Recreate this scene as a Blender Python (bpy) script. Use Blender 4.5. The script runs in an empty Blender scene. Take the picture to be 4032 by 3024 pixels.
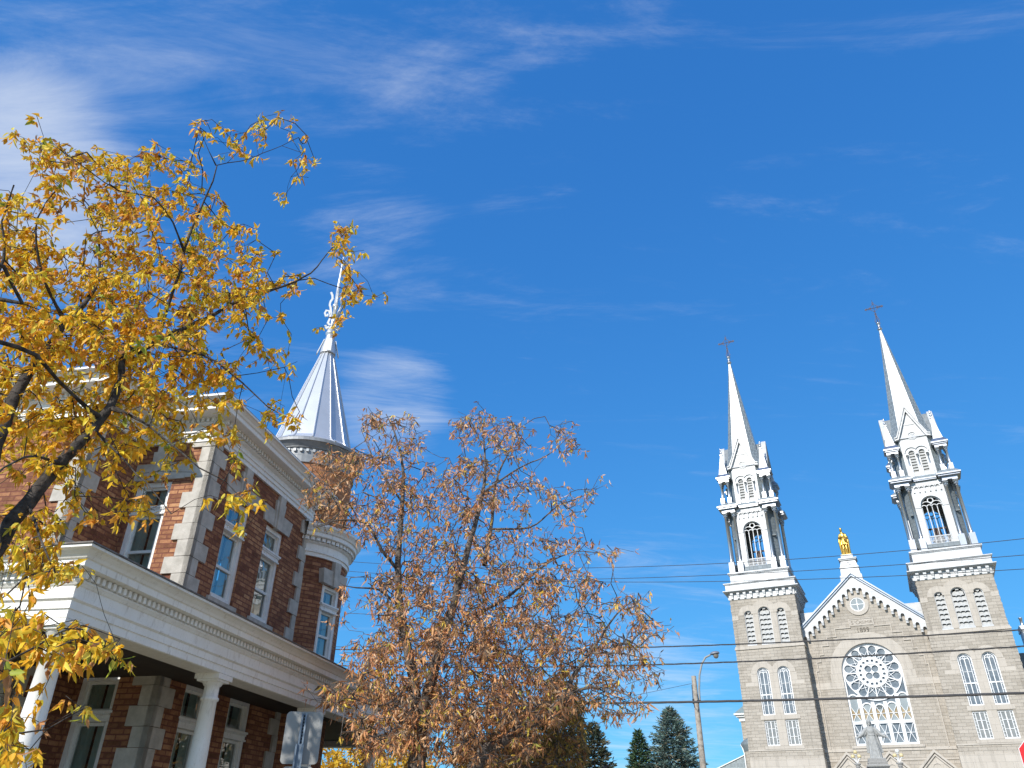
import bpy, bmesh, math, random
import numpy as np
from mathutils import Matrix, Vector
R = math.radians
SC = bpy.context.scene
COL = SC.collection

# ------------------------------------------------------------ camera, sky, sun, exposure
F_PX, PITCH, ROLL = 2996.07, 0.5371009, 0.0150880      # focal length for a 4032 px wide picture
CAM_H = 1.6
cd_ = bpy.data.cameras.new('camera'); cam = bpy.data.objects.new('camera', cd_); COL.objects.link(cam)
cd_.sensor_width = 36.0; cd_.lens = F_PX / 4032 * 36; cd_.clip_start = .05; cd_.clip_end = 6000
_fw = Vector((0, math.cos(PITCH), math.sin(PITCH))); _up = Vector((0, -math.sin(PITCH), math.cos(PITCH))); _rt = Vector((1, 0, 0))
_R = _rt * math.cos(ROLL) + _up * math.sin(ROLL); _U = -_rt * math.sin(ROLL) + _up * math.cos(ROLL)
M3 = Matrix((_R, _U, -_fw)).transposed()
cam.matrix_world = Matrix.Translation((0, 0, CAM_H)) @ M3.to_4x4()
SC.camera = cam
SC.view_settings.view_transform = 'Standard'; SC.view_settings.look = 'None'
SC.view_settings.exposure = 0.3; SC.view_settings.gamma = 1.0
SC.cycles.use_denoising = True
SC.cycles.max_bounces = 8; SC.cycles.transparent_max_bounces = 16

CYAW = -0.4646288                                        # church facade direction
CU = Vector((math.cos(CYAW), math.sin(CYAW), 0)); CD = Vector((-math.sin(CYAW), math.cos(CYAW), 0)); CO = Vector((36.79987, 80.78721, 0))
HYAW = 0.2011894                                         # house side direction
HS = Vector((math.sin(HYAW), math.cos(HYAW), 0)); HT = Vector((-math.cos(HYAW), math.sin(HYAW), 0))

SUN_EL = R(33); SUN_OFF = R(11)
sv = (-CD) * math.cos(SUN_OFF) + (-CU) * math.sin(SUN_OFF)      # horizontal direction towards the sun
sund = Vector((sv.x * math.cos(SUN_EL), sv.y * math.cos(SUN_EL), math.sin(SUN_EL)))
sl = bpy.data.lights.new('sun', 'SUN'); sl.energy = 4.3; sl.angle = R(.5); sl.color = (1, .955, .88)
so = bpy.data.objects.new('sun', sl); COL.objects.link(so); so.rotation_euler = sund.to_track_quat('Z', 'Y').to_euler(); so.location = (-40, -40, 60)

W = bpy.data.worlds.new('World'); SC.world = W; W.use_nodes = True
nt = W.node_tree; nt.nodes.clear()
def N(tree, typ, **kw):
    n = tree.nodes.new(typ)
    for k, v in kw.items():
        if hasattr(n, k) and k not in n.inputs: setattr(n, k, v)
        else: n.inputs[k].default_value = v
    return n
def L(tree, a, ao, b, bi): tree.links.new(a.outputs[ao], b.inputs[bi])
sky = nt.nodes.new('ShaderNodeTexSky'); sky.sky_type = 'NISHITA'; sky.sun_disc = False
sky.sun_elevation = SUN_EL; sky.sun_rotation = math.atan2(sund.x, sund.y); sky.altitude = 200; sky.air_density = 1.0; sky.dust_density = 0.; sky.ozone_density = 4.0
hs = nt.nodes.new('ShaderNodeCombineColor'); sc_ = nt.nodes.new('ShaderNodeSeparateColor'); L(nt, sky, 'Color', sc_, 0)     # the phone's rendering of a clear sky, channel by channel
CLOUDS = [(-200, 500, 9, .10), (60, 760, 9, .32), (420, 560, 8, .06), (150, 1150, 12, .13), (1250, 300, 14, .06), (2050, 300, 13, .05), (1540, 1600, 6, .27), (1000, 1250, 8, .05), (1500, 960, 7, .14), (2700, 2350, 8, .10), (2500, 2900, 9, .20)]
# cirrus: streaky noise on a flat high layer (direction divided by its height)
tc = nt.nodes.new('ShaderNodeTexCoord'); sx = nt.nodes.new('ShaderNodeSeparateXYZ'); L(nt, tc, 'Generated', sx, 0)
def MATH(tree, op, a, b=None, clamp=False):
    m = tree.nodes.new('ShaderNodeMath'); m.operation = op; m.use_clamp = clamp
    for i, q in enumerate((a, b)):
        if q is None: continue
        if isinstance(q, (int, float)): m.inputs[i].default_value = q
        else: tree.links.new(q, m.inputs[i])
    return m.outputs[0]
for i_, (k_, e_) in enumerate(((.0486, .8), (.165, .62), (.374, .42))): nt.links.new(MATH(nt, 'MULTIPLY', MATH(nt, 'POWER', sc_.outputs[i_], e_), k_/.12), hs.inputs[i_])
zz = MATH(nt, 'MAXIMUM', sx.outputs[2], .03); zz = MATH(nt, 'ADD', zz, .12)
px = MATH(nt, 'DIVIDE', sx.outputs[0], zz); py = MATH(nt, 'DIVIDE', sx.outputs[1], zz)
cb = nt.nodes.new('ShaderNodeCombineXYZ'); nt.links.new(px, cb.inputs[0]); nt.links.new(py, cb.inputs[1])
mp = N(nt, 'ShaderNodeMapping'); mp.inputs['Rotation'].default_value = (0, 0, R(-62)); mp.inputs['Scale'].default_value = (.5, 1.7, 1); mp.inputs['Location'].default_value = (5.3, 1.7, 0)
L(nt, cb, 0, mp, 0)
n1 = N(nt, 'ShaderNodeTexNoise', Scale=1.9, Detail=12.0, Roughness=.68, Distortion=1.3); L(nt, mp, 0, n1, 0)
n2 = N(nt, 'ShaderNodeTexNoise', Scale=5.5, Detail=10.0, Roughness=.7, Distortion=1.0); L(nt, mp, 0, n2, 0)
c1 = MATH(nt, 'MULTIPLY', n2.outputs[0], .42); c1 = MATH(nt, 'ADD', n1.outputs[0], c1)
# more cloud low on the left (towards -x) and towards the horizon
for bx, by, rad_, amp in CLOUDS + [((.91, -.36, .28), 0, 55, .50), ((.2, -.9, .35), 0, 40, .35)]:      # thicker cirrus patches, then two unseen cloud banks added as fill light
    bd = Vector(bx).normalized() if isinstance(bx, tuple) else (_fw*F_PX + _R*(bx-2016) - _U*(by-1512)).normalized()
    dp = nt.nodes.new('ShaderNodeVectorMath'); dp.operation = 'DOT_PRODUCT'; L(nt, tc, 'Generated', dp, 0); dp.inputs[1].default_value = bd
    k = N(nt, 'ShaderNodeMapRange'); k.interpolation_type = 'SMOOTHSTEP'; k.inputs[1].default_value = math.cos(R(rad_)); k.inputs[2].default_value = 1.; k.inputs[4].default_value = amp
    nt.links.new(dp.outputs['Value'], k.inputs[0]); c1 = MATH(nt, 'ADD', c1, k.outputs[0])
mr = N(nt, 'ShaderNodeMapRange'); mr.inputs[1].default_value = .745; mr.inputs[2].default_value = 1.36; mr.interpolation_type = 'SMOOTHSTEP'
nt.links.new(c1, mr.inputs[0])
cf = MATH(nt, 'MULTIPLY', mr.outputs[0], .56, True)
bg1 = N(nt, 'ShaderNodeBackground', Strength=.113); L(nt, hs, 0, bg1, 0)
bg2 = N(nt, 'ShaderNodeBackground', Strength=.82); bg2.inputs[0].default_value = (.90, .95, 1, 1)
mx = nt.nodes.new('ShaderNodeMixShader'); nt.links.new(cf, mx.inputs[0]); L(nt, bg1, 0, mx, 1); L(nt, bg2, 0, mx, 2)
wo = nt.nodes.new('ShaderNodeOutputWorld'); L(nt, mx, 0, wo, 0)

# ------------------------------------------------------------ helpers
class MB:
    """collects faces; build() links them as ONE mesh object"""
    def __init__(s): s.v = []; s.f = []; s.sm = []; s.mi = []; s.uv = {}; s.M = None
    def add(s, vs, fs, smooth=False, mi=0, uvs=None):
        b = len(s.v)
        for p in vs:
            p = (float(p[0]), float(p[1]), float(p[2]))
            if s.M is not None: q = s.M @ Vector(p); p = (q.x, q.y, q.z)
            s.v.append(p)
        for k, f in enumerate(fs):
            if uvs is not None: s.uv[len(s.f)] = uvs[k]
            s.f.append(tuple(b + i for i in f)); s.sm.append(smooth); s.mi.append(mi)
        return s
    def box(s, x0, x1, y0, y1, z0, z1, mi=0):
        return s.add([(x0,y0,z0),(x1,y0,z0),(x1,y1,z0),(x0,y1,z0),(x0,y0,z1),(x1,y0,z1),(x1,y1,z1),(x0,y1,z1)],
              [(0,3,2,1),(4,5,6,7),(0,1,5,4),(1,2,6,5),(2,3,7,6),(3,0,4,7)], mi=mi)
    def frust(s, cx, cy, a0, b0, z0, a1, b1, z1, mi=0):
        return s.add([(cx-a0,cy-b0,z0),(cx+a0,cy-b0,z0),(cx+a0,cy+b0,z0),(cx-a0,cy+b0,z0),(cx-a1,cy-b1,z1),(cx+a1,cy-b1,z1),(cx+a1,cy+b1,z1),(cx-a1,cy+b1,z1)],
              [(0,3,2,1),(4,5,6,7),(0,1,5,4),(1,2,6,5),(2,3,7,6),(3,0,4,7)], mi=mi)
    def prism(s, poly, y0, y1, mi=0):
        """polygon in x,z (counter-clockwise seen from -y) extruded from y0 (front) to y1"""
        n = len(poly); vs = [(x, y0, z) for x, z in poly] + [(x, y1, z) for x, z in poly]
        fs = [tuple(range(n)), tuple(range(2*n-1, n-1, -1))] + [(i, i+n, (i+1) % n + n, (i+1) % n) for i in range(n)]
        return s.add(vs, fs, mi=mi)
    def pillar(s, poly, z0, z1, mi=0):
        n = len(poly); vs = [(x, y, z0) for x, y in poly] + [(x, y, z1) for x, y in poly]
        return s.add(vs, [tuple(range(n-1, -1, -1)), tuple(range(n, 2*n))] + [(i, (i+1) % n, (i+1) % n + n, i+n) for i in range(n)], mi=mi)
    def lathe(s, prof, cx=0, cy=0, n=24, a0=0., a1=2*math.pi, smooth=True, cap=True, mi=0):
        full = abs(a1 - a0 - 2*math.pi) < 1e-6; m = n if full else n + 1
        vs = []; 
        for r, z in prof:
            for i in range(m):
                a = a0 + (a1-a0) * i / n; vs.append((cx + r*math.cos(a), cy + r*math.sin(a), z))
        fs = []; uvs = []
        rr = max(p[0] for p in prof)
        for j in range(len(prof)-1):
            for i in range(n):
                k = (i+1) % m; fs.append((j*m+i, j*m+k, (j+1)*m+k, (j+1)*m+i))
                u0 = rr*(a1-a0)*i/n; u1 = rr*(a1-a0)*(i+1)/n; uvs.append(((u0,prof[j][1]),(u1,prof[j][1]),(u1,prof[j+1][1]),(u0,prof[j+1][1])))
        s.add(vs, fs, smooth, mi, uvs)
        if cap and full:
            for j, rev in ((0, True), (len(prof)-1, False)):
                if prof[j][0] > 1e-4:
                    r, z = prof[j]; ring = [(cx + r*math.cos(a0+2*math.pi*i/n), cy + r*math.sin(a0+2*math.pi*i/n), z) for i in range(n)]
                    s.add(ring, [tuple(range(n-1, -1, -1)) if rev else tuple(range(n))], False, mi)
        return s
    def tube(s, pts, rad, n=6, smooth=True, mi=0, cap=True):
        P = [Vector(p) for p in pts]; k = len(P)
        rd = rad if isinstance(rad, (list, tuple, np.ndarray)) else [rad]*k
        t0 = (P[1]-P[0]).normalized(); up = Vector((0,0,1)) if abs(t0.z) < .9 else Vector((1,0,0))
        x = t0.cross(up).normalized(); vs = []
        for i in range(k):
            t = (P[min(i+1,k-1)] - P[max(i-1,0)]).normalized()
            x = (x - t*x.dot(t)).normalized(); y = t.cross(x)
            for j in range(n):
                a = 2*math.pi*j/n; vs.append(P[i] + (x*math.cos(a) + y*math.sin(a))*float(rd[i]))
        fs = [(i*n+j, i*n+(j+1) % n, (i+1)*n+(j+1) % n, (i+1)*n+j) for i in range(k-1) for j in range(n)]
        s.add(vs, fs, smooth, mi)
        if cap: s.add(vs[:n], [tuple(range(n-1,-1,-1))], False, mi); s.add(vs[-n:], [tuple(range(n))], False, mi)
        return s
    def bar(s, pts, w, y0, y1, closed=False, mi=0):
        """flat bar of width w following a polyline in x,z, from y0 (front) to y1"""
        P = [Vector((p[0], p[1])) for p in pts]; k = len(P); A = []; B = []
        for i in range(k):
            if closed: d0 = (P[i]-P[i-1]).normalized(); d1 = (P[(i+1) % k]-P[i]).normalized()
            else:
                d0 = (P[i]-P[i-1]).normalized() if i else (P[1]-P[0]).normalized()
                d1 = (P[i+1]-P[i]).normalized() if i < k-1 else d0
            n0 = Vector((-d0.y, d0.x)); n1 = Vector((-d1.y, d1.x)); m = n0 + n1
            if m.length < 1e-6: m = n0
            m = m.normalized(); c = max(.35, m.dot(n0)); A.append(P[i] + m*(w/2/c)); B.append(P[i] - m*(w/2/c))
        vs = []
        for i in range(k): vs += [(A[i].x,y0,A[i].y),(B[i].x,y0,B[i].y),(B[i].x,y1,B[i].y),(A[i].x,y1,A[i].y)]
        fs = []
        for i in range(k if closed else k-1):
            a = i*4; b = ((i+1) % k)*4
            fs += [(a,a+1,b+1,b),(a+1,a+2,b+2,b+1),(a+2,a+3,b+3,b+2),(a+3,a,b,b+3)]
        if not closed: fs += [(0,3,2,1),((k-1)*4,(k-1)*4+1,(k-1)*4+2,(k-1)*4+3)]
        return s.add(vs, fs, mi=mi)
    def plate_strip(s, lo, hi, y0, y1, mi=0):
        """plate between two polylines of x,z points (same length)"""
        k = len(lo); vs = []
        for i in range(k): vs += [(lo[i][0],y0,lo[i][1]),(hi[i][0],y0,hi[i][1]),(hi[i][0],y1,hi[i][1]),(lo[i][0],y1,lo[i][1])]
        fs = []
        for i in range(k-1):
            a = i*4; b = a+4; fs += [(a,b,b+1,a+1),(a+1,b+1,b+2,a+2),(a+2,b+2,b+3,a+3),(a+3,b+3,b,a)]
        fs += [(0,1,2,3),((k-1)*4+3,(k-1)*4+2,(k-1)*4+1,(k-1)*4)]
        return s.add(vs, fs, mi=mi)
    def ring_plate(s, cx, cz, r0, r1, y0, y1, holes=None, nseg=96, a0=0, a1=2*math.pi, mi=0):
        """annulus plate; holes = (count, centre radius, hole radius, phase)"""
        def pt(r, a): return (cx + r*math.cos(a), cz + r*math.sin(a))
        if not holes:
            A = [a0 + (a1-a0)*i/nseg for i in range(nseg+1)]
            return s.plate_strip([pt(r0,a) for a in A], [pt(r1,a) for a in A], y0, y1, mi)
        n, rc, rho, ph = holes; half = math.asin(min(.999, rho/rc)); st = 2*math.pi/n
        for k in range(n):
            c = ph + k*st
            A = [c - half*.999 + 2*half*.999*i/14 for i in range(15)]; lo = []; hi = []
            for a in A:
                f = a-c; q = math.sqrt(max(0, rho*rho - (rc*math.sin(f))**2)); lo.append(rc*math.cos(f)-q); hi.append(rc*math.cos(f)+q)
            if rc-rho > r0+.01: s.plate_strip([pt(r0,a) for a in A], [pt(max(r0,l),a) for a,l in zip(A,lo)], y0, y1, mi)
            s.plate_strip([pt(min(r1,h),a) for a,h in zip(A,hi)], [pt(r1,a) for a in A], y0, y1, mi)
            B = [c+half + (st-2*half)*i/4 for i in range(5)]
            s.plate_strip([pt(r0,a) for a in B], [pt(r1,a) for a in B], y0, y1, mi)
        return s
    def wall(s, x0, x1, z0, z1, openings, y=0., depth=.3, mi=0, step=None):
        """flat wall in x,z at y with openings (xl, xr, zb, zs, arch) and reveals of the given depth"""
        tops = [(o[3] + (o[1]-o[0])/2 if o[4] else o[3]) for o in openings]
        X = sorted(set([x0, x1] + [q for o in openings for q in o[:2]])); Z = sorted(set([z0, z1] + [o[2] for o in openings] + tops))
        for i in range(len(X)-1):
            for j in range(len(Z)-1):
                mxx = (X[i]+X[i+1])/2; mz = (Z[j]+Z[j+1])/2
                if any(o[0] < mxx < o[1] and o[2] < mz < t for o, t in zip(openings, tops)): continue
                s.add([(X[i],y,Z[j]),(X[i+1],y,Z[j]),(X[i+1],y,Z[j+1]),(X[i],y,Z[j+1])], [(0,1,2,3)], mi=mi)
        for o, t in zip(openings, tops):
            xl, xr, zb, zs, ar = o; c = (xl+xr)/2; r = (xr-xl)/2; y1 = y+depth
            path = [(xl, zb), (xl, zs)]
            if ar:
                arc = [(c - r*math.cos(math.pi*k/20), zs + r*math.sin(math.pi*k/20)) for k in range(21)]
                for k in range(20):
                    a, b = arc[k], arc[k+1]; s.add([(a[0],y,a[1]),(b[0],y,b[1]),(b[0],y,t),(a[0],y,t)], [(0,1,2,3)], mi=mi)
                path += arc[1:]
            else: path.append((xr, zs))
            path.append((xr, zb)); path.append((xl, zb))
            for a, b in zip(path[:-1], path[1:]): s.add([(a[0],y,a[1]),(b[0],y,b[1]),(b[0],y1,b[1]),(a[0],y1,a[1])], [(3,2,1,0)], mi=mi)
        return s
    def build(s, name, mats, parent=None, loc=None, rz=0., shift=None):
        me = bpy.data.meshes.new(name)
        v = s.v
        if shift: v = [(p[0]+shift[0], p[1]+shift[1], p[2]+shift[2]) for p in v]
        me.from_pydata(v, [], s.f); me.update()
        me.polygons.foreach_set('use_smooth', s.sm); me.polygons.foreach_set('material_index', s.mi)
        uvl = me.uv_layers.new(name='UVMap'); dat = np.zeros(len(me.loops)*2, dtype=np.float32)
        for p in me.polygons:
            ids = p.loop_indices
            if p.index in s.uv:
                for li, q in zip(ids, s.uv[p.index]): dat[li*2] = q[0]; dat[li*2+1] = q[1]
            else:
                nn = p.normal
                if abs(nn.z) > .85: ux, uy, vz = 1, 0, None
                else:
                    h = math.hypot(nn.x, nn.y); ux, uy, vz = -nn.y/h, nn.x/h, 1
                for li in ids:
                    q = v[me.loops[li].vertex_index]
                    dat[li*2] = q[0]*ux + q[1]*uy; dat[li*2+1] = q[2] if vz else q[1]
        uvl.data.foreach_set('uv', dat)
        for m in (mats if isinstance(mats, (list, tuple)) else [mats]): me.materials.append(m)
        o = bpy.data.objects.new(name, me); COL.objects.link(o)
        if parent: o.parent = parent
        if loc: o.location = loc
        if rz: o.rotation_euler = (0, 0, rz)
        return o
def thing(name, label, cat, loc=(0,0,0), rz=0., group=None):
    o = bpy.data.objects.new(name, None); COL.objects.link(o); o.location = loc; o.rotation_euler = (0,0,rz); o.empty_display_size = .3
    return tag(o, label, cat, group)
def tag(o, label, cat, group=None):
    o['label'] = label; o['category'] = cat
    if group: o['group'] = group
    return o
def struct(o, kind='structure'): o['kind'] = kind; return o
def copy_part(o, parent, loc=None, rz=None):
    c = o.copy(); COL.objects.link(c); c.parent = parent
    if loc is not None: c.location = loc
    if rz is not None: c.rotation_euler = (0, 0, rz)
    for ch in o.children: copy_part(ch, c)
    return c
def sweep(mb, path, prof, ks=None, closed=False, smooth=False, mi=0):
    """profile (outward offset, z) swept along a plan path; outward is to the right of travel"""
    n = len(path); P = [Vector(p) for p in path]; ks = ks or [1.]*(n-1)
    seg = [((P[i+1]-P[i]).normalized()) for i in range(n-1)]; nor = [Vector((d.y, -d.x)) for d in seg]
    def off(i, o):
        if i == 0: return P[0] + nor[0]*o*ks[0]
        if i == n-1: return P[-1] + nor[-1]*o*ks[-1]
        n0, n1 = nor[i-1], nor[i]; a, b = o*ks[i-1], o*ks[i]; det = n0.x*n1.y - n0.y*n1.x
        if abs(det) < 1e-3: return P[i] + (n0+n1).normalized()*o*ks[i]
        return P[i] + Vector(((a*n1.y - b*n0.y)/det, (n0.x*b - n1.x*a)/det))
    m = len(prof); vs = []
    for i in range(n):
        for o, z in prof: q = off(i, o); vs.append((q.x, q.y, z))
    fs = [(i*m+j, (i+1)*m+j, (i+1)*m+j+1, i*m+j+1) for i in range(n-1) for j in range(m-1)]
    return mb.add(vs, fs, smooth, mi)
def dentils(mb, path, o0, o1, z0, z1, w, gap, ks=None):
    for i in range(len(path)-1):
        a = Vector(path[i]); b = Vector(path[i+1]); d = b-a; ln = d.length
        if ln < gap: continue
        d.normalize(); nn = Vector((d.y, -d.x)); k = ks[i] if ks else 1; t = gap*.5 - .06
        while t < ln + .06:
            p = a + d*t + nn*o0*k; q = d*(w/2); e = nn*(o1-o0)
            c = [p-q, p+q, p+q+e, p-q+e]; mb.pillar([(x.x, x.y) for x in c][::-1], z0, z1); t += gap

# ------------------------------------------------------------ materials
def mat(name): 
    m = bpy.data.materials.new(name); m.use_nodes = True; t = m.node_tree
    return m, t, t.nodes['Principled BSDF']
def noise_col(t, b, c0, c1, scale=4., detail=6., rough=.6, lo=.35, hi=.65, coord='Object'):
    tc = t.nodes.new('ShaderNodeTexCoord'); n = N(t, 'ShaderNodeTexNoise', Scale=scale, Detail=detail, Roughness=rough); L(t, tc, coord, n, 0)
    r = t.nodes.new('ShaderNodeValToRGB'); r.color_ramp.elements[0].position = lo; r.color_ramp.elements[1].position = hi
    r.color_ramp.elements[0].color = (*c0, 1); r.color_ramp.elements[1].color = (*c1, 1); L(t, n, 0, r, 0)
    if b is not None: L(t, r, 0, b, 'Base Color')
    return n, r, tc
def add_bump(t, b, src, strength=.3, dist=.02):
    bp = N(t, 'ShaderNodeBump', Strength=strength, Distance=dist); t.links.new(src, bp.inputs['Height']); L(t, bp, 0, b, 'Normal'); return bp
def simple(name, c0, c1=None, rough=.6, metal=0., scale=4., bump=0., bdist=.01, spec=.5, bscale=None):
    m, t, b = mat(name); n, r, tc = noise_col(t, b, c0, c1 or c0, scale); b.inputs['Roughness'].default_value = rough; b.inputs['Metallic'].default_value = metal
    b.inputs['Specular IOR Level'].default_value = spec
    if bump:
        n2 = N(t, 'ShaderNodeTexNoise', Scale=bscale or scale*4, Detail=6.); L(t, tc, 'Object', n2, 0); add_bump(t, b, n2.outputs[0], bump, bdist)
    return m
def masonry(name, cols, mortar, bw, rh, ms, bump=.6, bdist=.02, nscale=14., offset=.5, soot=None, streak=(1,1), warp=0.):
    """brick or ashlar in metres on the UV map; each stone gets its own tone"""
    m, t, b = mat(name); uv = t.nodes.new('ShaderNodeUVMap')
    vec = uv.outputs[0]
    tc = t.nodes.new('ShaderNodeTexCoord')
    if warp:
        wn = N(t, 'ShaderNodeTexNoise', Scale=2.2, Detail=3.); L(t, uv, 0, wn, 0)
        vm = t.nodes.new('ShaderNodeVectorMath'); vm.operation = 'SUBTRACT'; L(t, wn, 1, vm, 0); vm.inputs[1].default_value = (.5,.5,.5)
        vs = t.nodes.new('ShaderNodeVectorMath'); vs.operation = 'SCALE'; L(t, vm, 0, vs, 0); vs.inputs[3].default_value = warp
        va = t.nodes.new('ShaderNodeVectorMath'); va.operation = 'ADD'; L(t, uv, 0, va, 0); L(t, vs, 0, va, 1); vec = va.outputs[0]
    br = t.nodes.new('ShaderNodeTexBrick'); br.offset = offset; br.squash = 1.0; br.offset_frequency = 2
    br.inputs['Scale'].default_value = 1; br.inputs['Brick Width'].default_value = bw; br.inputs['Row Height'].default_value = rh; br.inputs['Mortar Size'].default_value = ms; br.inputs['Mortar Smooth'].default_value = .25
    br.inputs['Color1'].default_value = (0,0,0,1); br.inputs['Color2'].default_value = (1,1,1,1); br.inputs['Mortar'].default_value = (.5,.5,.5,1); br.inputs['Bias'].default_value = 0
    t.links.new(vec, br.inputs['Vector'])
    # a second, coarser layer breaks the two-tone regularity
    br2 = t.nodes.new('ShaderNodeTexBrick'); br2.offset = .37
    for k, v in (('Scale',1),('Brick Width',bw*2.0),('Row Height',rh),('Mortar Size',0.),('Bias',0)): br2.inputs[k].default_value = v
    br2.inputs['Color1'].default_value = (0,0,0,1); br2.inputs['Color2'].default_value = (1,1,1,1); t.links.new(vec, br2.inputs['Vector'])
    nz = N(t, 'ShaderNodeTexNoise', Scale=nscale, Detail=8., Roughness=.65); L(t, uv, 0, nz, 0)
    big = N(t, 'ShaderNodeTexNoise', Scale=.9, Detail=4.); L(t, uv, 0, big, 0)
    s1 = MATH(t, 'MULTIPLY', br.outputs[0], .32); s2 = MATH(t, 'MULTIPLY', br2.outputs[0], .14); s3 = MATH(t, 'MULTIPLY', nz.outputs[0], .58); s4 = MATH(t, 'MULTIPLY', big.outputs[0], .35)
    sm = MATH(t, 'ADD', MATH(t, 'ADD', s1, s2), MATH(t, 'ADD', s3, s4)); sm = MATH(t, 'MULTIPLY', sm, .74)
    rp = t.nodes.new('ShaderNodeValToRGB'); els = rp.color_ramp.elements
    while len(els) < len(cols): els.new(.5)
    for i, c in enumerate(cols): els[i].position = .18 + .64*i/(len(cols)-1); els[i].color = (*c, 1)
    t.links.new(sm, rp.inputs[0])
    mix = t.nodes.new('ShaderNodeMixRGB'); L(t, br, 'Fac', mix, 0); L(t, rp, 0, mix, 1); mix.inputs[2].default_value = (*mortar, 1)
    # rain streaks and soot: narrow, long and irregular
    ms_ = N(t, 'ShaderNodeMapping'); ms_.inputs['Scale'].default_value = (2.6, .22, 1); L(t, uv, 0, ms_, 0)
    sn = N(t, 'ShaderNodeTexNoise', Scale=1.0, Detail=7., Roughness=.65); L(t, ms_, 0, sn, 0)
    sr = N(t, 'ShaderNodeMapRange'); sr.inputs[1].default_value = .52; sr.inputs[2].default_value = .78; sr.inputs[3].default_value = 1.; sr.inputs[4].default_value = .68; L(t, sn, 0, sr, 0)
    mst = t.nodes.new('ShaderNodeMixRGB'); mst.blend_type = 'MULTIPLY'; mst.inputs[0].default_value = 1; L(t, mix, 0, mst, 1); L(t, sr, 0, mst, 2)
    L(t, mst, 0, b, 'Base Color'); b.inputs['Roughness'].default_value = .9; b.inputs['Specular IOR Level'].default_value = .2
    inv = MATH(t, 'SUBTRACT', 1, br.outputs['Fac']); nh = MATH(t, 'MULTIPLY', nz.outputs[0], .9); nb = MATH(t, 'MULTIPLY', br.outputs[0], .25)
    h = MATH(t, 'ADD', MATH(t, 'ADD', inv, nh), nb); add_bump(t, b, h, bump, bdist)
    return m
M = {}
M['stone'] = masonry('rock_faced_stone', [(.29,.257,.213),(.375,.335,.28),(.445,.40,.34),(.51,.463,.395)], (.315,.28,.235), .78, .30, .009, .75, .04, 6.5, warp=.06)
M['ashlar'] = masonry('smooth_ashlar', [(.45,.405,.345),(.50,.452,.39),(.54,.49,.425)], (.30,.275,.24), 1.05, .62, .008, .35, .01, 5.)
M['brick'] = masonry('red_brick', [(.085,.036,.025),(.21,.09,.05),(.43,.205,.105),(.66,.38,.19)], (.22,.085,.06), .235, .085, .011, 1.0, .022, 11., warp=.012)
M['drum'] = masonry('orange_brick', [(.36,.15,.07),(.46,.20,.095),(.54,.26,.13)], (.34,.15,.08), .235, .085, .007, .5, .012, 11.)
M['quoin'] = simple('dressed_limestone', (.42,.39,.34), (.58,.54,.48), .9, scale=5., bump=.35, bdist=.012, spec=.2, bscale=45)
def painted(name, c0, c1, dirt, amount=.5, rough=.55):
    m, t, b = mat(name); n, r, tc = noise_col(t, None, c0, c1, 3.)
    mpn = N(t, 'ShaderNodeMapping'); mpn.inputs['Scale'].default_value = (7, 7, 1.2); L(t, tc, 'Object', mpn, 0)
    n2 = N(t, 'ShaderNodeTexNoise', Scale=2.4, Detail=9., Roughness=.72); L(t, mpn, 0, n2, 0)
    k = N(t, 'ShaderNodeMapRange'); k.inputs[1].default_value = .54; k.inputs[2].default_value = .74; k.inputs[4].default_value = amount; L(t, n2, 0, k, 0)
    n3 = N(t, 'ShaderNodeTexNoise', Scale=55., Detail=4., Roughness=.6); L(t, tc, 'Object', n3, 0)
    k3 = N(t, 'ShaderNodeMapRange'); k3.inputs[1].default_value = .66; k3.inputs[2].default_value = .72; k3.inputs[4].default_value = amount*1.2; L(t, n3, 0, k3, 0)
    f = MATH(t, 'MAXIMUM', k.outputs[0], k3.outputs[0], True)
    mx_ = t.nodes.new('ShaderNodeMixRGB'); t.links.new(f, mx_.inputs[0]); L(t, r, 0, mx_, 1); mx_.inputs[2].default_value = (*dirt, 1); L(t, mx_, 0, b, 'Base Color')
    b.inputs['Roughness'].default_value = rough; add_bump(t, b, n3.outputs[0], .12, .004); return m
M['trim'] = painted('weathered_white_paint', (.82,.80,.76), (.88,.87,.84), (.34,.285,.22), .6)
M['white'] = painted('white_paint', (.76,.77,.77), (.82,.82,.82), (.55,.54,.52), .25)
M['sash'] = painted('window_white_paint', (.74,.74,.70), (.82,.82,.78), (.35,.33,.30), .3)
def silver(name, c, rough, metal, tile=None, joint=.7):
    m, t, b = mat(name); n, r, tc = noise_col(t, None, tuple(x*.88 for x in c), c, 1.6)
    out = r
    if tile:
        uv = t.nodes.new('ShaderNodeUVMap'); br = t.nodes.new('ShaderNodeTexBrick'); br.inputs['Scale'].default_value = 1
        br.inputs['Brick Width'].default_value = tile[0]; br.inputs['Row Height'].default_value = tile[1]; br.inputs['Mortar Size'].default_value = .018
        br.inputs['Color1'].default_value = (.80,.80,.80,1); br.inputs['Color2'].default_value = (1,1,1,1); br.inputs['Mortar'].default_value = (joint,joint,joint,1); L(t, uv, 0, br, 0)
        mu = t.nodes.new('ShaderNodeMixRGB'); mu.blend_type = 'MULTIPLY'; mu.inputs[0].default_value = 1; L(t, r, 0, mu, 1); L(t, br, 0, mu, 2); out = mu
        inv = MATH(t, 'SUBTRACT', 1, br.outputs['Fac']); add_bump(t, b, inv, .5, .02)
    L(t, out, 0, b, 'Base Color'); b.inputs['Roughness'].default_value = rough; b.inputs['Metallic'].default_value = metal
    return m
M['silver'] = silver('aluminium_paint', (.48,.49,.51), .30, .85)
M['silverwall'] = silver('silver_white_sheet', (.63,.64,.645), .5, .15, (1.1,.75), .82)
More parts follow.
